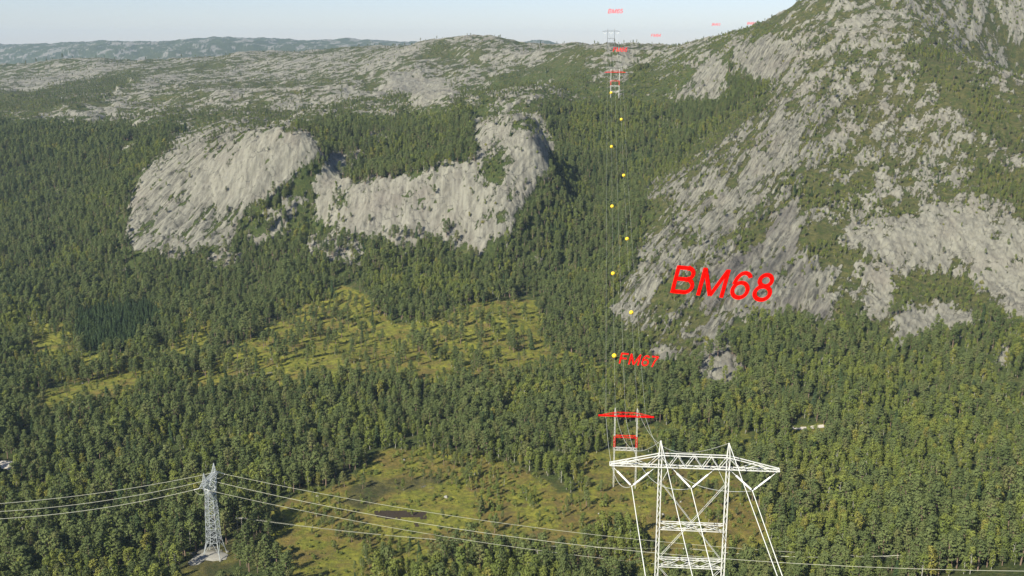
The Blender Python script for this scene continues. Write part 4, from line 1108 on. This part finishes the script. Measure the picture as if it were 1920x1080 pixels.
def fit_end(start, samples, Xu, Ys=(280, 310, 340, 370)):
    """far end (at u = X/Y = Xu) and sag so that the cable passes the given picture points"""
    best = None
    for Ye in Ys + (400,):
        for ze in np.arange(-230, -90, 3.0):
            for sag in np.arange(2, 90, 2.0):
                q = np.array([Xu * Ye, Ye, ze]); t = np.linspace(0, 1, 60)[:, None]
                v = np.array(start) * (1 - t) + q * t; v[:, 2] -= 4 * sag * (t * (1 - t))[:, 0]
                px, py = project(v[:, 0], v[:, 1], v[:, 2])
                e = sum((np.interp(sx, px, py) if px[-1] > px[0] else np.interp(sx, px[::-1], py[::-1])) - sy for sx, sy in [] ) if False else 0
                o_ = np.argsort(px); yy = np.interp([s[0] for s in samples], px[o_], py[o_])
                e = float(((yy - [s[1] for s in samples]) ** 2).sum())
                if best is None or e < best[0]: best = (e, q, sag)
    return best
# near side end of each phase is local -y or +y; pick by picture side
RS = [[(500, 948), (1100, 1044), (1460, 1075), (1920, 1092)], [(500, 927), (1100, 1022), (1460, 1056), (1920, 1072)], [(500, 905), (1100, 1001), (1460, 1032), (1920, 1049)]]
LS = [[(380, 924), (240, 945), (0, 975)], [(385, 910), (241, 931), (0, 959)], [(385, 895), (241, 915), (0, 945)]]
near_first = sorted(range(3), key=lambda i: tp[i][0].y)
row3 = ['lowest', 'middle', 'topmost']
for i, k in enumerate(near_first):
    a_, b_ = tp[k]
    l_, r_ = (a_, b_) if a_.x < b_.x else (b_, a_)
    e = fit_end(r_, RS[i], 0.85); print('fit R', e)
    cable(r_, e[1], e[2], 0.085, MAT['wire'], f'{row3[i]} of three pale conductors running right from the lattice tower', 'cables of the lattice tower', 60)
    e = fit_end(l_, LS[i], -0.75); print('fit L', e[0], e)
    cable(l_, e[1], e[2], 0.11, MAT['wire'], f'{row3[i]} of three pale conductors running left from the lattice tower', 'cables of the lattice tower', 60)

# ------------------------------------------------------------------ wooden distribution line
def wood_pole(b, h, label, twin=False):
    root = empty('wooden_pole', b)
    for s in ((-1.1, 1.1) if twin else (0,)): MB().bar((s, 0, -1), (s, 0, h), 0.2, 8, 0.13).build('post', MAT['wood'], root)
    MB().bar((-1.6, 0, h - 0.4), (1.6, 0, h - 0.4), 0.12, 4).build('crosspiece', MAT['wood'], root)
    for x in (-1.4, 0, 1.4): MB().lathe((x, 0, h - 0.3), (x, 0, h + 0.25), [(0, .06), (.2, .13), (.5, .08), (.8, .13), (1, .04)], 8).build('insulator', MAT['glass'], root)
    tag(root, label, 'utility pole', 'wooden poles of the low line')
    return [Vector(b) + Vector((x, 0, h + 0.25)) for x in (-1.4, 0, 1.4)]
pa = wood_pole(hit(451, 1012), 11.5, 'pale twin wooden pole in the dark wood edge right of the lattice tower', True)
pb = wood_pole(hit(1286, 1062), 9.0, 'wooden pole seen between the legs of the large white mast')
pc_ = wood_pole(hit(1690, 1082), 10.0, 'wooden pole in the lower right wood under the pale conductors')
for i in range(3):
    cable(pa[i], pb[i], 4.5, 0.035, MAT['wire'], f'{["lower", "middle", "upper"][i]} thin wire crossing the bog low over the ground', 'wires of the low line', name='thin_wire')
    cable(pb[i], pc_[i], 2.5, 0.05, MAT['wire'], f'{["lower", "middle", "upper"][i]} thin wire from the mast\'s legs to the lower right pole', 'wires of the low line', name='thin_wire')

# ------------------------------------------------------------------ scraps of gravel road
def road(pts, width, label):
    c_ = [hit(x, y) for x, y in pts]; V, Fc = [], []
    org = c_[0].copy()
    for i, p_ in enumerate(c_):
        d = (c_[min(i + 1, len(c_) - 1)] - c_[max(i - 1, 0)]); d.z = 0; nrm = Vector((-d.y, d.x, 0)).normalized()
        for s in (-1, -0.3, 0.3, 1):
            q = p_ + nrm * s * width / 2 * random.uniform(0.85, 1.1); q.z = float(ground_z(q.x, q.y)) + 0.35; V.append(tuple(q - org))
    for i in range(len(c_) - 1):
        for j in range(3): k = i * 4 + j; Fc.append((k, k + 1, k + 5, k + 4))
    me_ = bpy.data.meshes.new('gravel_road'); me_.from_pydata(V, [], Fc); o = obj('gravel_road', me_, MAT['gravel']); o.location = org
    return tag(o, kind='structure')
road([(1486, 803), (1500, 804), (1514, 804), (1528, 802), (1545, 800)], 5.0, None)
road([(-10, 872), (5, 873), (18, 873), (30, 875)], 12.0, None)

# pale blasted rock shelf under the lattice tower
out_ = [(352, 1056), (366, 1043), (386, 1035), (410, 1033), (428, 1040), (424, 1050), (400, 1053), (385, 1052), (372, 1060), (358, 1062)]
c0 = hit(392, 1045); V, Fc = [(0, 0, 0.5)], []
for k_ in (0.55, 1.0):
    for x, y in out_:
        q = c0.lerp(hit(x, y), k_); q.z = float(ground_z(q.x, q.y)) + (0.55 if k_ < 1 else 0.15) + random.uniform(-0.1, 0.25) * (k_ < 1); V.append(tuple(q - c0))
m_ = len(out_)
for i in range(m_):
    j = (i + 1) % m_; Fc.append((0, 1 + i, 1 + j)); Fc.append((1 + i, 1 + m_ + i, 1 + m_ + j, 1 + j))
me_ = bpy.data.meshes.new('rock_shelf'); me_.from_pydata(V, [], Fc); o = obj('rock_shelf', me_, MAT['stone']); o.location = c0
tag(o, kind='structure')

# ------------------------------------------------------------------ haze
bm_ = MB(); x0, x1, y0, y1, z0, z1 = -14000, 14000, -600, 14500, float(ZZ.min()) - 1.5, float(max(ZZ.max(), 160)) + 25
vv = [(x, y, z) for z in (z0, z1) for y in (y0, y1) for x in (x0, x1)]
hm = bpy.data.meshes.new('haze'); hm.from_pydata(vv, [], [(0, 2, 3, 1), (4, 5, 7, 6), (0, 1, 5, 4), (2, 6, 7, 3), (0, 4, 6, 2), (1, 3, 7, 5)])
hz = bpy.data.materials.new('haze'); hz.use_nodes = True; ht = hz.node_tree; ht.nodes.clear()
pv = ht.nodes.new('ShaderNodeVolumePrincipled'); pv.inputs['Color'].default_value = (0.60, 0.80, 1.0, 1); pv.inputs['Density'].default_value = 4.4e-5; pv.inputs['Anisotropy'].default_value = 0.1
oo = ht.nodes.new('ShaderNodeOutputMaterial'); ht.links.new(pv.outputs[0], oo.inputs['Volume'])
tag(obj('haze', hm, hz), kind='stuff')
print('Z range', z0, z1)
